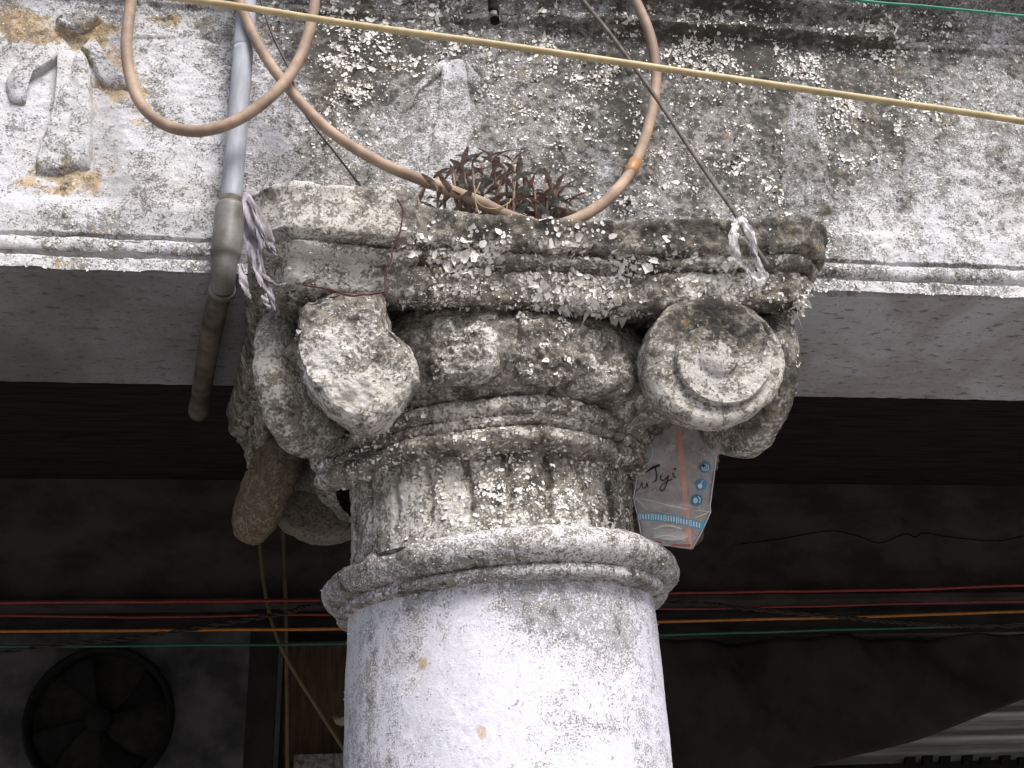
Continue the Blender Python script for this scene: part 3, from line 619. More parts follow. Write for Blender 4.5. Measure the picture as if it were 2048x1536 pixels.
# exhaust fan
fc_ = at(200, 1440, 1.99); Rf_ = np.linalg.norm(at(335, 1440, 1.99)-fc_)
fan = thing('exhaust_fan', tuple(fc_), 'round black exhaust fan with four blades in the dark back wall', 'fan')
W = np.linspace(0, 2*pi, 72, endpoint=False); prof = [(.97, .0), (1.0, -.03), (1.03, -.05), (1.08, -.045), (1.10, -.01), (1.10, .01), (.97, .01)]
P = np.array([[fc_+np.array((cos(w)*r*Rf_, y, sin(w)*r*Rf_)) for r, y in prof] for w in W]); grid('housing', P, mblack, fan, wrap=True)
P = np.array([[fc_+np.array((cos(w)*r*Rf_, .006, sin(w)*r*Rf_)) for r in (0, .5, .98)] for w in W])
grid('back_grille', P, simple('fan_back', (.015, .015, .012), .9, 20, .4, .001, .1), fan, wrap=True)
for k in range(4):
    a0 = radians(18+90*k); P = np.zeros((12, 8, 3))
    for i, r in enumerate(np.linspace(.16, .95, 12)):
        for j, q in enumerate(np.linspace(-1, 1, 8)):
            a = a0+q*(.16+.24*r)*(.9)+.25*r; P[i, j] = fc_+np.array((cos(a)*r*Rf_, -.02+.018*q, sin(a)*r*Rf_))
    b = grid('blade', P, mblack, fan); md = b.modifiers.new('thick', 'SOLIDIFY'); md.thickness = .003
P = np.array([[fc_+np.array((cos(w)*r*Rf_, y, sin(w)*r*Rf_)) for r, y in ((.2, 0), (.2, -.04), (.16, -.05), (0, -.052))] for w in W]); grid('hub', P, mblack, fan, wrap=True)
# roller shutter
msh = simple('shutter_steel', (.30, .30, .29), .5, 12, .3, .001, .4, stretch=(.3, 1, 4))
shut = thing('roller_shutter', (2.2, 2.6, 0), 'grey ribbed roller shutter showing below the dark tarpaulin at lower right', 'shutter')
zl = np.linspace(0, 1, 9); slat = np.array([(2.6-.040*sin(pi*min(t/.55, 1))+.040*(t > .55)*sin(pi*(t-.55)/.45), t*.092) for t in zl])
base_me = None
for k in range(14):
    z0 = 1.35+.093*k
    if base_me is None:
        P = np.zeros((2, 9, 3)); P[0, :, 0] = .55; P[1, :, 0] = 3.6; P[..., 1] = slat[:, 0]; P[..., 2] = slat[:, 1]
        o = grid('slat', P, msh, shut); base_me = o.data; o.location.z = z0
    else:
        o = bpy.data.objects.new('slat', base_me); COL.objects.link(o); o.parent = shut; o.matrix_parent_inverse = shut.matrix_world.inverted(); o.location.z = z0
a = at(1930, 1523, 2.55); V, Fs = box_vf(.55, 3.6, 2.53, 2.58, a[2]-.06, a[2]); pydata('bottom_rail', V, Fs, mblack, shut, False)
for x_ in (1815, 1850, 1885, 1930, 1965, 2005, 2040):
    b_ = at(x_, 1520, 2.54); V, Fs = box_vf(b_[0]-.022, b_[0]+.018, 2.52, 2.545, b_[2]-.02, b_[2]+.014+.004*math.sin(x_)); V = [(v[0]+(.012 if v[2] > b_[2] else 0), v[1], v[2]) for v in V]; pydata('rail_catch', V, Fs, mblack, shut, False)
mtarp = simple('tarpaulin', (.024, .019, .016), .8, 6, .5, .004, .15, col2=(.014, .011, .010))
ed = spline([at(x, y, 2.25) for x, y in ((1300, 1600), (1500, 1570), (1658, 1524), (1760, 1500), (1830, 1482), (1890, 1460), (1960, 1432), (2048, 1398), (2200, 1345))], 8)
P = np.array([[np.array((e[0], 2.25+.05*math.sin(e[0]*9+t*3)*(t)+.03*math.sin(e[0]*23+t*5)*t, e[2]+(2.47-e[2])*t)) for t in np.linspace(0, 1, 24)] for e in ed])
o = grid('tarpaulin', P, mtarp); tag(o, 'dark brown tarpaulin hanging slantwise in front of the roller shutter', 'tarpaulin', kind='thing'); md = o.modifiers.new('thick', 'SOLIDIFY'); md.thickness = .004
# coloured wires along the back
def wire(name, pts, r, col, label, cat, y, rough=.5, group=None, n=12, k=8, var=.2):
    q_ = spline([at(a, b, (c[0] if c else y)) for a, b, *c in pts], max(n, 24)); q_[:, 2] += .010*fbm(q_+len(bpy.data.objects), 2.2, 3); q_[:, 1] += .010*fbm(q_+5, 3, 2)
    o = tube(name, q_, r, simple(name+'_plastic', col, rough, 40, var, .0003, .35), None, k)
    return tag(o, label, cat, group, 'thing')
wire('electric_wire', [(-600, 1200), (0, 1204), (500, 1203), (1340, 1188), (2048, 1172), (2700, 1158)], .0048, (.20, .020, .022), 'upper red wire of the bundle crossing the dark arcade', 'wire', 1.45, group='coloured wires along the arcade')
wire('electric_wire', [(-600, 1230), (0, 1232), (500, 1232), (1340, 1217), (2048, 1203), (2700, 1190)], .0040, (.16, .018, .020), 'lower red wire between the other red wire and the orange wire', 'wire', 1.45, group='coloured wires along the arcade')
wire('electric_wire', [(-600, 1266), (0, 1263), (650, 1258), (1320, 1244), (2048, 1223), (2700, 1203)], .0048, (.34, .13, .020), 'orange wire crossing the dark arcade behind the column', 'wire', 1.45, group='coloured wires along the arcade')
wire('electric_wire', [(-600, 1298), (0, 1293), (650, 1287), (1325, 1270), (2048, 1248), (2700, 1228)], .0042, (.012, .075, .055), 'dark green wire under the orange wire in the arcade', 'wire', 1.45, group='coloured wires along the arcade')
tw = spline([at(a, b, 1.40) for a, b in ((-600, 1400), (0, 1305), (300, 1271), (560, 1228), (700, 1206), (1340, 1206), (1480, 1216), (1700, 1236), (1850, 1248), (2048, 1251), (2700, 1235))], 60)
prt = []
for s_ in (0, 1):
    L = np.arange(len(tw))*.42+pi*s_; q = tw.copy(); q[:, 1] += .004*np.cos(L); q[:, 2] += .004*np.sin(L); prt.append(tube_vf(q, .0036, 6))
o = multi('twisted_cable', prt, simple('cable_brown', (.022, .017, .013), .7, 40, .3, .0004, .3)); tag(o, 'brown twisted cable crossing over the orange and green wires', 'cable', kind='thing')
wire('vertical_cable', [(566, 1060), (571, 1200), (573, 1330), (575, 1600)], .0058, (.085, .062, .042), 'brown cable hanging straight down left of the column', 'cable', 1.55)
wire('hanging_cord', [(518, 1080), (528, 1170), (545, 1250), (575, 1320), (630, 1410), (690, 1505), (730, 1570)], .0055, (.10, .078, .036), 'tan cord slanting down to the left edge of the column', 'cord', 1.5)
o = bev_box('dark_post', *(lambda a, b: (a[0], b[0]))(at(500, 1300, 1.7), at(556, 1300, 1.7)), 1.68, 1.74, 0, 2.47, mdark); tag(o, 'thin black post against the back wall beside the hanging cables', 'post', kind='thing')
a = at(533, 1165, 1.66); b = at(550, 1192, 1.66)
o = bev_box('wall_tag', a[0], b[0], 1.655, 1.676, b[2], a[2], simple('tag_grey', (.25, .24, .23), .7, 60, .5, .0005)); tag(o, 'small pale tag on the black post below the red wire', 'tag', kind='thing')
pts = [(668, 1432), (690, 1436), (690, 1452), (676, 1450), (680, 1442)]
V = np.array([at(x, y, 1.9+.012*math.sin(i*2)) for i, (x, y) in enumerate(((664, 1434), (672, 1430), (680, 1436), (690, 1432), (694, 1444), (684, 1453), (672, 1448)))]); V = np.vstack((V, V.mean(0)[None]+np.array((0, -.012, 0))))
o = pydata('dry_leaf', V, [(7, i, (i+1) % 7) for i in range(7)], simple('leaf_pale', (.30, .25, .17), .8, 30, .4, .0005)); tag(o, 'small pale dry leaf caught at the left edge of the column', 'leaf', kind='thing')
V, Fs = box_vf(*(lambda p, q: (p[0], q[0]))(at(588, 1512, 1.9), at(760, 1512, 1.9)), 1.9, 2.0, 1.7, at(640, 1508, 1.9)[2]); o = pydata('rubble_ledge', V, Fs, simple('rough_grey', (.16, .15, .14), .95, 60, .6, .004, .1), None, False); tag(o, 'rough grey ledge at the foot of the brown board', 'ledge', kind='thing')

# ================================================================== PIPES, HOSES, CABLES IN FRONT
mpvc = simple('grey_pvc', (.31, .33, .39), .65, 14, .22, .0006, .4, stretch=(3, 3, .6), col2=(.24, .245, .27))
mpvd = simple('dark_pvc', (.14, .135, .13), .5, 18, .35, .0008, .4, col2=(.075, .065, .055))
mrust = simple('stained_pvc', (.10, .085, .068), .6, 26, .5, .0012, .3, col2=(.045, .034, .025))
pipe = thing('conduit_pipe', (-.495, -.262, 2.6), 'grey plastic conduit pipe running down the wall and under the beam', 'pipe')
X0, Y0 = -.495, -.262
tube('upper_pipe', spline([(X0+.002, Y0, 6.5), (X0, Y0, 3.4), (X0+.001, Y0-.002, 3.0), (X0, Y0, 2.68)], 10), .0185, mpvc, pipe, 20)
tube('joint_ring', [(X0, Y0, 2.703), (X0, Y0, 2.692), (X0, Y0, 2.682)], [.0195, .0202, .0195], mrust, pipe, 20)
elb = spline([(X0, Y0-.002, 2.687), (X0, Y0-.004, 2.64), (X0-.001, Y0-.004, 2.600), (X0-.004, Y0+.006, 2.560), (X0-.007, Y0+.03, 2.540)], 10)
tube('elbow', elb, np.interp(np.linspace(0, 1, len(elb)), [0, .02, .55, .6, 1], [.0235, .0252, .0248, .0215, .0205]), mpvd, pipe, 20)
low = spline([(X0-.006, Y0+.022, 2.541), (-.520, -.16, 2.537), (-.560, .05, 2.535), (-.597, .262, 2.532)], 12)
tube('collar', low[:3], .0222, mpvd, pipe, 20)
tube('lower_pipe', low, np.interp(np.linspace(0, 1, len(low)), [0, .9, .92, 1], [.0192, .0185, .0205, .0205]), mrust, pipe, 20)

mhose = simple('tan_hose', (.34, .25, .185), .65, 14, .35, .0008, .25, stretch=(1, 1, 1), col2=(.21, .15, .115))
def hose(name, pts, r, label):
    o = thing(name, tuple(at(*pts[len(pts)//2][:2], pts[len(pts)//2][2])), label, 'hose', 'tan hoses in front of the frieze'); tube('hose_body', spline([at(a, b, c) for a, b, c in pts], 14), r, mhose, o, 14); return o
hose('hose', [(275, -160, -.30), (262, 0, -.31), (253, 100, -.315), (272, 190, -.32), (318, 243, -.325), (380, 262, -.33), (440, 254, -.33), (500, 225, -.328), (560, 175, -.325), (600, 115, -.32), (622, 45, -.315), (628, -20, -.31), (600, -120, -.31)], .0100, 'tan hose hanging in a round loop in front of the grey pipe')
h2 = hose('hose', [(440, -120, -.28), (478, 0, -.285), (520, 95, -.29), (580, 180, -.295), (660, 262, -.30), (760, 325, -.32), (860, 366, -.345), (955, 402, -.40), (1020, 433, -.435), (1090, 453, -.445), (1155, 437, -.435), (1215, 398, -.39), (1262, 342, -.345), (1295, 260, -.325), (1312, 160, -.315), (1300, 70, -.31), (1262, -20, -.305), (1225, -110, -.30)], .0098, 'tan hose sagging in a long curve down to the capital and plant')
jr = [at(1254, 353, -.347), at(1264, 338, -.344), at(1271, 323, -.341)]; tube('joint_ring', jr, .0114, simple('hose_joint', (.36, .19, .075), .5, 30, .2, .0003), h2, 14)
mcab = simple('ochre_cable', (.45, .36, .21), .5, 30, .2, .0003, .4, col2=(.36, .28, .15))
o = tube('overhead_cable', spline([at(a, b, c) for a, b, c in ((-300, -75, -.50), (340, -6, -.52), (700, 48, -.53), (1024, 93, -.54), (1400, 148, -.545), (1750, 199, -.55), (2048, 243, -.55), (2700, 350, -.55))], 16), .0056, mcab, None, 14); tag(o, 'straight ochre cable stretched across the front of the frieze', 'cable', kind='thing')
wire('green_wire', [(1300, -60), (1690, -2), (1850, 12), (2048, 31), (2500, 80)], .0026, (.02, .22, .14), 'thin bright green wire across the top right corner', 'wire', -.42)
plug = thing('cable_end', tuple(at(988, 20, -.32)), 'black cable end hanging in front of the top of the frieze', 'cable')
tube('cord', spline([at(975, -150, -.31), at(982, -40, -.32), at(986, 18, -.32)], 8), .0088, mblack, plug, 12)
tube('tip', [at(986, 14, -.32), at(988, 26, -.32), at(988.2, 26.5, -.32), at(990, 44, -.32)], [.0100, .0100, .0088, .0085], mblack, plug, 12)
tube('tip_ring', [at(987.6, 27, -.32), at(989, 38, -.32)], .0090, simple('ring_grey', (.10, .10, .09), .5), plug, 12)
wire('thin_wire', [(505, -60), (528, 20), (548, 75), (577, 135), (592, 185), (612, 228), (660, 292), (700, 345), (732, 388)], .0021, (.035, .028, .028), 'thin dark wire slanting behind the hose to the abacus', 'wire', -.275, n=8)
wire('tie_rope', [(1110, -80, -.30), (1165, 0, -.31), (1230, 84, -.34), (1312, 198, -.38), (1400, 325, -.44), (1470, 425, -.51), (1500, 478, -.535), (1537, 532, -.535)], .0040, (.13, .115, .10), 'thin grey rope slanting down the wall to the right of the capital', 'rope', 0, .85, n=10, var=.4)

def ribbon_vf(path, w, tw=0., seed=0, n=10, crinkle=.002, across=5):
    p = spline(path, n); T = np.gradient(p, axis=0); T /= np.linalg.norm(T, axis=1, keepdims=True); L = len(p)
    v = CAM-p; v /= np.linalg.norm(v, axis=1, keepdims=True); s = np.cross(T, np.array((0, -1.0, .2))); s /= np.linalg.norm(s, axis=1, keepdims=True); nn = np.cross(s, T)
    q = np.linspace(0, 1, L); a = tw*np.sin(q*5+seed); s2 = s*np.cos(a)[:, None]+nn*np.sin(a)[:, None]; n2 = np.cross(s2, T)
    ww = np.interp(q, np.linspace(0, 1, len(w)), w) if hasattr(w, '__len__') else np.full(L, w)
    P = np.zeros((L, across, 3))
    for j, u in enumerate(np.linspace(-1, 1, across)):
        P[:, j] = p+s2*(u*ww/2)[:, None]+n2*(crinkle*np.sin(3*u+q*13+seed)+crinkle*.8*np.sin(7*u+q*31+seed))[:, None]
    F = gridfaces(L, across); return P.reshape(-1, 3), F.tolist()
# plastic strip knotted on the rope
mstrip, nt, bs = newmat('clear_strip'); g = G(nt); bs.inputs['Base Color'].default_value = (.62, .60, .62, 1); bs.inputs['Roughness'].default_value = .35
tr = nt.nodes.new('ShaderNodeBsdfTransparent'); mx = nt.nodes.new('ShaderNodeMixShader'); nt.links.new(g.ss(.3, .75, g.noise(70, 4, .6, g.mapv((1, 1, .25)))), mx.inputs[0]); 
nt.links.new(tr.outputs[0], mx.inputs[1]); nt.links.new(bs.outputs[0], mx.inputs[2]); nt.links.new(mx.outputs[0], nt.nodes['Material Output'].inputs[0])
Y = -.545; k_ = lambda *p: [at(x, y, Y+dy) for x, y, dy in p]
o = multi('plastic_strip', [ribbon_vf(k_((1478, 438, 0), (1466, 468, -.008), (1470, 500, -.006), (1490, 530, 0), (1512, 556, .004)), [.010, .016, .017, .013, .010], .5, 1, crinkle=.003),
    ribbon_vf(k_((1482, 434, -.004), (1496, 462, -.012), (1504, 500, -.01), (1516, 535, -.006), (1527, 556, -.002)), [.010, .013, .010, .008, .009], .7, 2, crinkle=.003),
    ribbon_vf(k_((1486, 436, -.006), (1505, 470, -.016), (1512, 505, -.012), (1528, 545, 0)), [.006, .007, .006, .005], .9, 3), ribbon_vf(k_((1505, 545, 0), (1520, 565, -.006), (1532, 552, -.006), (1525, 540, 0)), [.008, .010, .009, .007], .6, 4),
    ribbon_vf(k_((1494, 540, 0), (1498, 560, .0), (1500, 580, 0)), [.006, .004, .002], .4, 5), ribbon_vf(k_((1522, 560, 0), (1519, 580, .0), (1522, 598, 0)), [.008, .006, .002], .4, 6)], mstrip)
tag(o, 'torn clear plastic strip knotted to the rope on the right of the capital', 'plastic strip', kind='thing')
# frayed sacking beside the pipe
msack = simple('sacking', (.30, .28, .31), .9, 60, .45, .001, .15, stretch=(1, 1, .2), col2=(.14, .12, .125))
Y = -.50
lst = [(((492, 388, 0), (503, 420, -.01), (520, 455, -.014), (536, 485, -.01), (549, 506, 0)), [.012, .026, .030, .020, .006], 1), (((497, 430, .01), (500, 475, 0), (512, 520, -.004), (528, 565, 0), (543, 596, 0)), [.012, .020, .018, .012, .004], 2),
       (((516, 452, -.018), (521, 485, -.02), (519, 510, -.018), (517, 528, -.018)), [.008, .008, .006, .003], 3), (((482, 530, 0), (486, 560, -.004), (492, 580, -.004), (501, 598, 0)), [.006, .012, .009, .002], 4),
       (((508, 500, -.01), (514, 535, -.012), (520, 560, -.01), (524, 575, -.01)), [.010, .012, .008, .003], 5), (((522, 545, 0), (540, 562, -.006), (558, 572, -.004), (570, 568, 0)), [.006, .005, .004, .002], 6), (((534, 480, -.008), (543, 492, -.012), (552, 512, -.01)), [.008, .008, .002], 7),
       (((497, 395, -.01), (512, 432, -.02), (527, 470, -.022), (540, 500, -.016)), [.004, .006, .005, .002], 8), (((536, 575, 0), (545, 600, -.004), (549, 622, 0)), [.008, .006, .002], 9), (((528, 590, 0), (532, 606, -.004), (541, 618, 0)), [.009, .008, .003], 10)]
sk_ = thing('sacking', tuple(at(510, 450, Y)), 'frayed grey sacking hanging between the pipe and the abacus', 'sacking')
for pts, w, sd2 in lst:
    V, Fq = ribbon_vf([at(x, y, Y+dy) for x, y, dy in pts], w, .3, sd2, crinkle=.0015, across=7); ob = pydata('strand', V, Fq, msack, sk_)
    md = ob.modifiers.new('thick', 'SOLIDIFY'); md.thickness = .0012
# red threads
mred = simple('dark_red', (.075, .022, .020), .8, 50, .4, .0003)
for pts, lab in ((((798, 400), (806, 425), (800, 460), (786, 500), (774, 545), (770, 590)), 'dark red thread hanging down over the left part of the abacus'), (((612, 572), (655, 578), (690, 590), (735, 588), (775, 582)), 'dark red thread lying under the abacus above the broken scroll')):
    p = np.array(spline([at(x, y, -.525) for x, y in pts], 14)); p = p+.004*np.stack([fbm(p+i, 60, 3) for i in range(3)], -1)*2
    o = tube('red_thread', p, .0015, mred, None, 6); tag(o, lab, 'thread', 'red threads on the capital', kind='thing')

# ================================================================== PLANT ON THE ABACUS
mlf1 = simple('leaf_maroon', (.29, .22, .19), .6, 90, .5, .0006, .2, col2=(.15, .105, .09)); mlf2 = simple('leaf_teal', (.34, .38, .38), .5, 60, .35, .0004, .3, col2=(.12, .15, .13)); mst = simple('stem_brown', (.19, .12, .095), .7, 60, .4, .0004)
plant = thing('succulent_plant', tuple(at(1010, 420, -.36)), 'small wild succulent with maroon toothed leaves growing on the abacus', 'plant')
def leafmesh(mat, L, w, bend, teeth, seed):
    r = random.Random(seed); n = 14; V = []; Fq = []
    for i in range(n):
        t = i/(n-1); hw = w*(math.sin(pi*min(t*1.02+.06, 1))**.7)*(1-.25*t) + (.12*w*(i % 2)*teeth if .1 < t < .95 else 0)
        a = bend*t; x = L*(math.sin(a)/bend if bend else t); z = -L*((1-math.cos(a))/bend if bend else 0)
        up = .55*hw
        for sgn, f in ((-1, 1), (-.5, .55), (0, 0), (.5, .55), (1, 1)): V.append((x-up*f*.2, hw*sgn, z+up*f))
    for i in range(n-1):
        for j in range(4): Fq.append((i*5+j, (i+1)*5+j, (i+1)*5+j+1, i*5+j+1))
    me = bpy.data.meshes.new('leaf'); me.from_pydata(V, [], Fq); me.polygons.foreach_set('use_smooth', [True]*len(Fq)); me.materials.append(mat); me.update(); return me
LM = [leafmesh(mlf1, .046, .0042, .75, 1, 1), leafmesh(mlf1, .056, .0044, 1.0, 1, 2), leafmesh(mlf1, .036, .0048, .8, 1, 3), leafmesh(mlf2, .042, .0062, .6, .3, 4), leafmesh(mlf2, .032, .0058, .8, .3, 5)]
rp_ = random.Random(21)
tops = [(905, 330), (945, 322), (965, 318), (985, 312), (1010, 330), (1035, 345), (1050, 372), (1065, 352), (1090, 360), (1105, 375), (1120, 400), (1095, 395), (1000, 365), (960, 362), (930, 350), (1020, 385), (1070, 400), (985, 390), (875, 372), (850, 392), (1135, 400), (1150, 385), (835, 402), (1080, 345), (925, 325), (890, 352), (1115, 372), (1025, 318), (920, 385), (1045, 395)]
for (tx, ty) in tops[:13]+tops[14:30:2]+tops[-6:]:
    yb = -.345+rp_.uniform(-.03, .05); bx_ = tx+rp_.uniform(-18, 18)+(1000-tx)*.12; base = at(bx_, 436, yb); base[2] = 2.555; top_ = at(tx, ty+8, yb+rp_.uniform(-.02, .01))
    mid = (base+top_)/2+np.array((rp_.uniform(-.012, .012), rp_.uniform(-.01, .01), .004)); path = spline([base, mid, top_], 8); tube('stem', path, np.linspace(.0034, .0022, len(path)), mst, plant, 6)
    hgt = top_[2]-base[2]; nn_ = max(2, int(hgt/.021)); a0 = rp_.uniform(0, pi)
    for k in range(nn_):
        t = 1-k/(nn_+.6); p = path[min(int(t*(len(path)-1)), len(path)-1)]
        for sgn in (0, 1):
            if k and rp_.random() < .22: continue
            me = LM[rp_.choice((0, 0, 1, 1, 2, 2, 2, 4) if k == 0 else (0, 1, 2, 2, 3, 4))]
            lf = bpy.data.objects.new('leaf', me); COL.objects.link(lf); sc_ = rp_.uniform(.8, 1.45)*(1 if k else .95)
            mat = Matrix.Translation(p) @ Matrix.Rotation(a0+pi*sgn+k*1.45+rp_.uniform(-.3, .3), 4, 'Z') @ Matrix.Rotation(-rp_.uniform(.15, .95)-(.3 if k == 0 else 0), 4, 'Y') @ Matrix.Rotation(rp_.uniform(-.5, .5), 4, 'X') @ Matrix.Scale(sc_, 4)
            lf.parent = plant; lf.matrix_parent_inverse = plant.matrix_world.inverted(); lf.matrix_basis = mat
# dry grass blades curling over the hose
o = multi('dry_grass', [tube_vf(spline([at(x, y, -.44) for x, y in q], 8), .0012, 5) for q in (((948, 370), (955, 405), (985, 418), (1015, 408), (1022, 398)), ((960, 365), (950, 395), (958, 430)), ((1015, 405), (1012, 430), (1013, 445)))], simple('straw_dry', (.34, .25, .14), .8))
tag(o, 'dry straw coloured grass blades curling over the hose by the plant', 'grass', kind='thing')

# ================================================================== CRUSHED PLASTIC CUP
def plasticmat(name, col, alpha, rough=.25):
    m, nt, bs = newmat(name); bs.inputs['Base Color'].default_value = (*col, 1); bs.inputs['Roughness'].default_value = rough
    tr = nt.nodes.new('ShaderNodeBsdfTransparent'); mx = nt.nodes.new('ShaderNodeMixShader'); g = G(nt)
    g.set(mx.inputs[0], g.m('ADD', alpha-.22, g.m('MULTIPLY', g.noise(26, 4, .6, dist=.8), .44)))
    nt.links.new(tr.outputs[0], mx.inputs[1]); nt.links.new(bs.outputs[0], mx.inputs[2]); nt.links.new(mx.outputs[0], nt.nodes['Material Output'].inputs[0])
    nt.links.new(g.bump(g.noise(25, 3, .5), .003, .5), bs.inputs['Normal']); return m
mcup = plasticmat('cup_plastic', (.72, .685, .70), .35, .18)
cup = thing('plastic_cup', tuple(at(1340, 1085, -.17)), 'crushed clear plastic cup with blue print wedged under the right scroll', 'cup')
LE = [(790, 1290), (817, 1287), (900, 1280), (960, 1273), (995, 1267), (1030, 1275), (1075, 1283), (1084, 1290)]
RE = [(790, 1448), (850, 1441), (900, 1434), (960, 1427), (1010, 1420), (1024, 1421), (1060, 1405), (1097, 1385)]
YT = [(0, 817), (1, 1090)]
def edgeL(y): return np.interp(y, [a for a, b in LE], [b for a, b in LE])
def edgeR(y): return np.interp(y, [a for a, b in RE], [b for a, b in RE])
def cupdepth(s, y):
    fold = np.interp(y, [800, 985, 1008, 1012, 1036, 1100], [0, -.004, -.016, -.016, -.004, .020])
    return -.175 - .020*np.sin(pi*np.clip(s, 0, 1))**.7*(1-.5*(y > 1020)) + fold*np.clip(.35+s*.6, 0, 1)
def cpt(px, py, off=0.):
    s = (px-edgeL(py))/(edgeR(py)-edgeL(py)); sag = 10*(s-.5)*0; return at(px, py, float(cupdepth(s, py))+off)
rows = np.linspace(0, 1, 46); NS = 22; P = np.zeros((NS*2, len(rows), 3))
for j, t in enumerate(rows):
    for i in range(NS*2):
        s = i/(NS-1) if i < NS else 1-(i-NS+1)/(NS+1)
        y = 817+t*270 + (s*30*(1-t) + 12*s*t if True else 0)
        if i < NS: P[i, j] = at(edgeL(y)+s*(edgeR(y)-edgeL(y)), y, float(cupdepth(s, y)))
        else: P[i, j] = at(edgeL(y)+s*(edgeR(y)-edgeL(y)), y-6*math.sin(pi*s)*(1-t), -.175+.034*math.sin(pi*s)**.7+.012*(t > .75))
P += .0012*np.stack([fbm(P+i*3, 40, 3) for i in range(3)], -1)*2
grid('cup_body', P, mcup, cup, wrap=True)
rim = [P[i, 0] for i in range(NS*2)] + [P[0, 0]]; tube('rim', np.array(rim), .0016, plasticmat('cup_rim', (.6, .55, .54), .7, .2), cup, 6)
mpr = plasticmat('cup_print_white', (.72, .76, .80), .85, .4); mbl = plasticmat('cup_print_blue', (.02, .22, .36), .93, .4); mbw = plasticmat('cup_print_band', (.05, .34, .52), .90, .4); mink = simple('ink', (.012, .010, .016), .6, 50, .2, 0); morg = simple('straw_orange', (.92, .22, .05), .35, 30, .15, .0002, .4)
mmark = plasticmat('cup_fold', (.75, .70, .62), .65, .2); mredd = simple('print_red', (.34, .05, .04), .5)
def strip(pts, w, off, n=6):
    q = spline([(x, y, 0) for x, y in pts], n)[:, :2]; T = np.gradient(q, axis=0); T /= np.maximum(np.linalg.norm(T, axis=1, keepdims=True), 1e-6); Nn = np.stack((-T[:, 1], T[:, 0]), -1)
    ww = np.interp(np.linspace(0, 1, len(q)), np.linspace(0, 1, len(w)), w) if hasattr(w, '__len__') else np.full(len(q), w)
    V = []; 
    for i in range(len(q)):
        for sg_ in (-1, 1): V.append(cpt(*(q[i]+Nn[i]*sg_*ww[i]/2), off))
    return V, [(2*i, 2*i+1, 2*i+3, 2*i+2) for i in range(len(q)-1)]
def discp(cx, cy, r, off, n=28, a=0, ry=None):
    V = [cpt(cx, cy, off)]+[cpt(cx+r*cos(w), cy+(ry or r)*sin(w), off) for w in np.linspace(0, 2*pi, n, endpoint=False)]; return V, [(0, 1+i, 1+(i+1) % n) for i in range(n)]
for nm, E_ in (('edge_glint', RE), ('edge_glint', LE)):
    tube(nm, np.array([cpt(b_, a_, -.0008) for a_, b_ in E_[1:]]), .0011, plasticmat('cup_glint', (.72, .70, .74), .75, .2), cup, 6)  # paler, denser tubes painting the bright glint along both cup edges
Wb = np.linspace(0, 2*pi, 30, endpoint=False); cb = cpt(1340, 1066, .012)
P = np.array([[cb+np.array((cos(w)*.030*q, -.004+.010*sin(w)*q, sin(w)*.013*q-.004*q)) for q in (.0, .5, .85, 1.0)] for w in Wb]); grid('cup_base', P, plasticmat('cup_base_plastic', (.85, .80, .76), .6, .15), cup, wrap=True)
# printed band with letters
multi('printed_band', [strip([(1274, 1033), (1310, 1034), (1345, 1038), (1380, 1046), (1409, 1053)], 15, -.0015, 8)], mbw, cup, False)
bandc = lambda x: np.interp(x, [1274, 1310, 1345, 1380, 1409], [1033, 1034, 1038, 1046, 1053])
def letterB(x, y, h=5.2):
    return [strip([(x-2, y-h), (x-2, y), (x-2, y+h)], 1.7, -.003), strip([(x-2, y-h), (x+1.6, y-h*.9), (x+2.2, y-h*.5), (x+1.4, y-.2), (x-2, y)], 1.5, -.003), strip([(x-2, y), (x+2, y+.5), (x+2.7, y+h*.5), (x+1.8, y+h*.95), (x-2, y+h)], 1.5, -.003)]
prt = []; x = 1279
while x < 1404:
    prt += letterB(x, bandc(x)); x += 7
    for _ in range(3):
        if x < 1406: prt.append(strip([(x, bandc(x)-5), (x, bandc(x)), (x, bandc(x)+5)], 2.7, -.003))
        x += 5.6
    x += 1.6
multi('band_lettering', prt, mpr, cup, False)
for (cx, cy), sym in (((1410, 934), 0), ((1402, 969), 1), ((1393, 1000), 2)):
    dt = multi('blue_dot', [discp(cx, cy, 12, -.0015)], mbl, cup, False)
    if sym == 0: pr = [strip([(cx-5, cy-3), (cx-5, cy+5), (cx+6, cy+5), (cx+6, cy-4)], 2, -.003), strip([(cx-1, cy-4), (cx+3, cy-5), (cx+3, cy+1), (cx-1, cy+2), (cx-1, cy-4)], 1.5, -.003)]
    elif sym == 1: pr = [discp(cx-2, cy+3, 4.5, -.003, 12, 0, 5), strip([(cx, cy-1), (cx+2, cy-6), (cx+5, cy-8)], 1.5, -.003)]
    else: pr = [discp(cx-2, cy+1, 5, -.003, 12, 0, 6), strip([(cx+3, cy-7), (cx+7, cy-2), (cx+6, cy+6)], 2.4, -.003)]
    multi('dot_symbol', pr, mpr, dt, False)
multi('dot_symbol_ink', [discp(1407, 931, 3, -.004, 10)], mink, cup, False)
circ = [(1282+23*cos(w), 905+29*sin(w)*.95) for w in np.linspace(-1.45, 1.5, 16)]
multi('printed_circle', [strip(circ, 2.2, -.0015, 3)], plasticmat('print_sky', (.45, .66, .82), .9, .4), cup, False)
circ = [(1416+14*cos(w), 918+24*sin(w)) for w in np.linspace(0, 2*pi, 22)]
multi('printed_circle', [strip(circ, 1.3, -.0015, 3)], plasticmat('print_faint', (.50, .45, .47), .75, .4), cup, False)
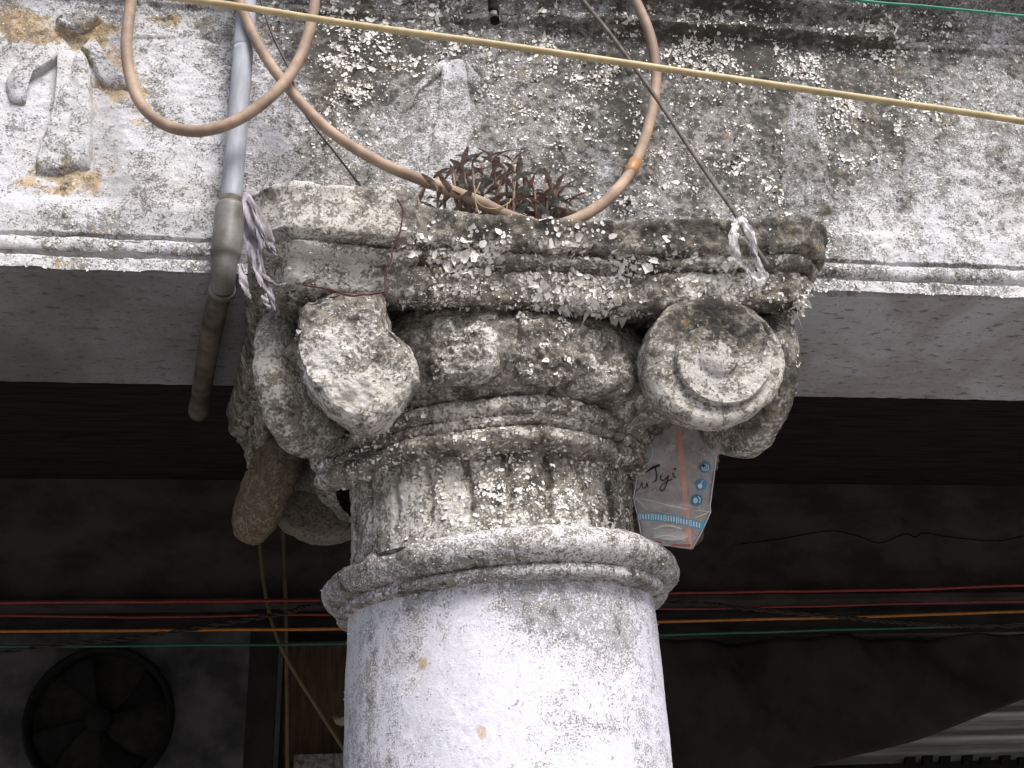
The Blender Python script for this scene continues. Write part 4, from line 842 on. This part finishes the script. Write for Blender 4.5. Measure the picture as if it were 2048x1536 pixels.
# handwriting
multi('handwriting', [strip([(1272, 981), (1280, 975), (1284, 965), (1286, 976), (1292, 973), (1294, 966), (1296, 976)], [1.5, 2.2, 2, 2.4, 1.6], -.003), strip([(1291, 945), (1304, 936), (1320, 930)], [2, 4.5, 5], -.003), strip([(1310, 934), (1313, 948), (1312, 960), (1305, 965)], [3, 3, 3, 1.6], -.003),
    strip([(1322, 950), (1321, 958), (1327, 961), (1334, 955), (1337, 950)], 2.6, -.003), strip([(1337, 950), (1333, 968), (1326, 981), (1320, 979), (1324, 970), (1336, 962), (1345, 958)], [2.8, 2.4, 2.4, 2, 2], -.003), strip([(1346, 945), (1347, 953), (1352, 955)], [2.4, 2.6, 2.2], -.003), discp(1350, 938, 2.6, -.003, 10)], mink, cup, False)
# creases, bottom ring, red stain at the foot
multi('crease', [strip([(1268, 995), (1300, 1001), (1340, 1011), (1380, 1019), (1420, 1023)], [1.4, 2.4, 2, 2.2, 1.6], -.002), strip([(1270, 997), (1284, 1008), (1296, 1022)], [2.2, 2, .8], -.002), strip([(1418, 1024), (1404, 1030), (1390, 1036)], [2, 2, .8], -.002)], mmark, cup, False)
multi('cup_foot', [strip([(1308, 1058), (1325, 1052), (1345, 1052), (1364, 1058)], [2, 4, 4, 2], -.002), strip([(1306, 1076), (1330, 1071), (1352, 1074), (1372, 1082)], [2, 3, 3, 2], -.002)], mmark, cup, False)
multi('red_edge', [strip([(1308, 1083), (1316, 1084), (1325, 1085)], 3, -.003), strip([(1345, 1089), (1370, 1091), (1382, 1091)], 3.2, -.003)], mredd, cup, False)
multi('red_line', [strip([(1274, 990), (1292, 984), (1310, 977)], 1.6, -.003), strip([(1325, 948), (1335, 942), (1345, 936)], 1.2, -.003)], plasticmat('red_faint', (.45, .16, .18), .6), cup, False)
p = spline([at(1353, 832, -.178), at(1360, 900, -.185), at(1368, 980, -.186), at(1374, 1040, -.178), at(1379, 1092, -.158)], 10)
p[:, 1] += .0015
o = tube('drinking_straw', p, .0052, morg, None, 12); tag(o, 'orange drinking straw inside the crushed plastic cup', 'straw', kind='thing')
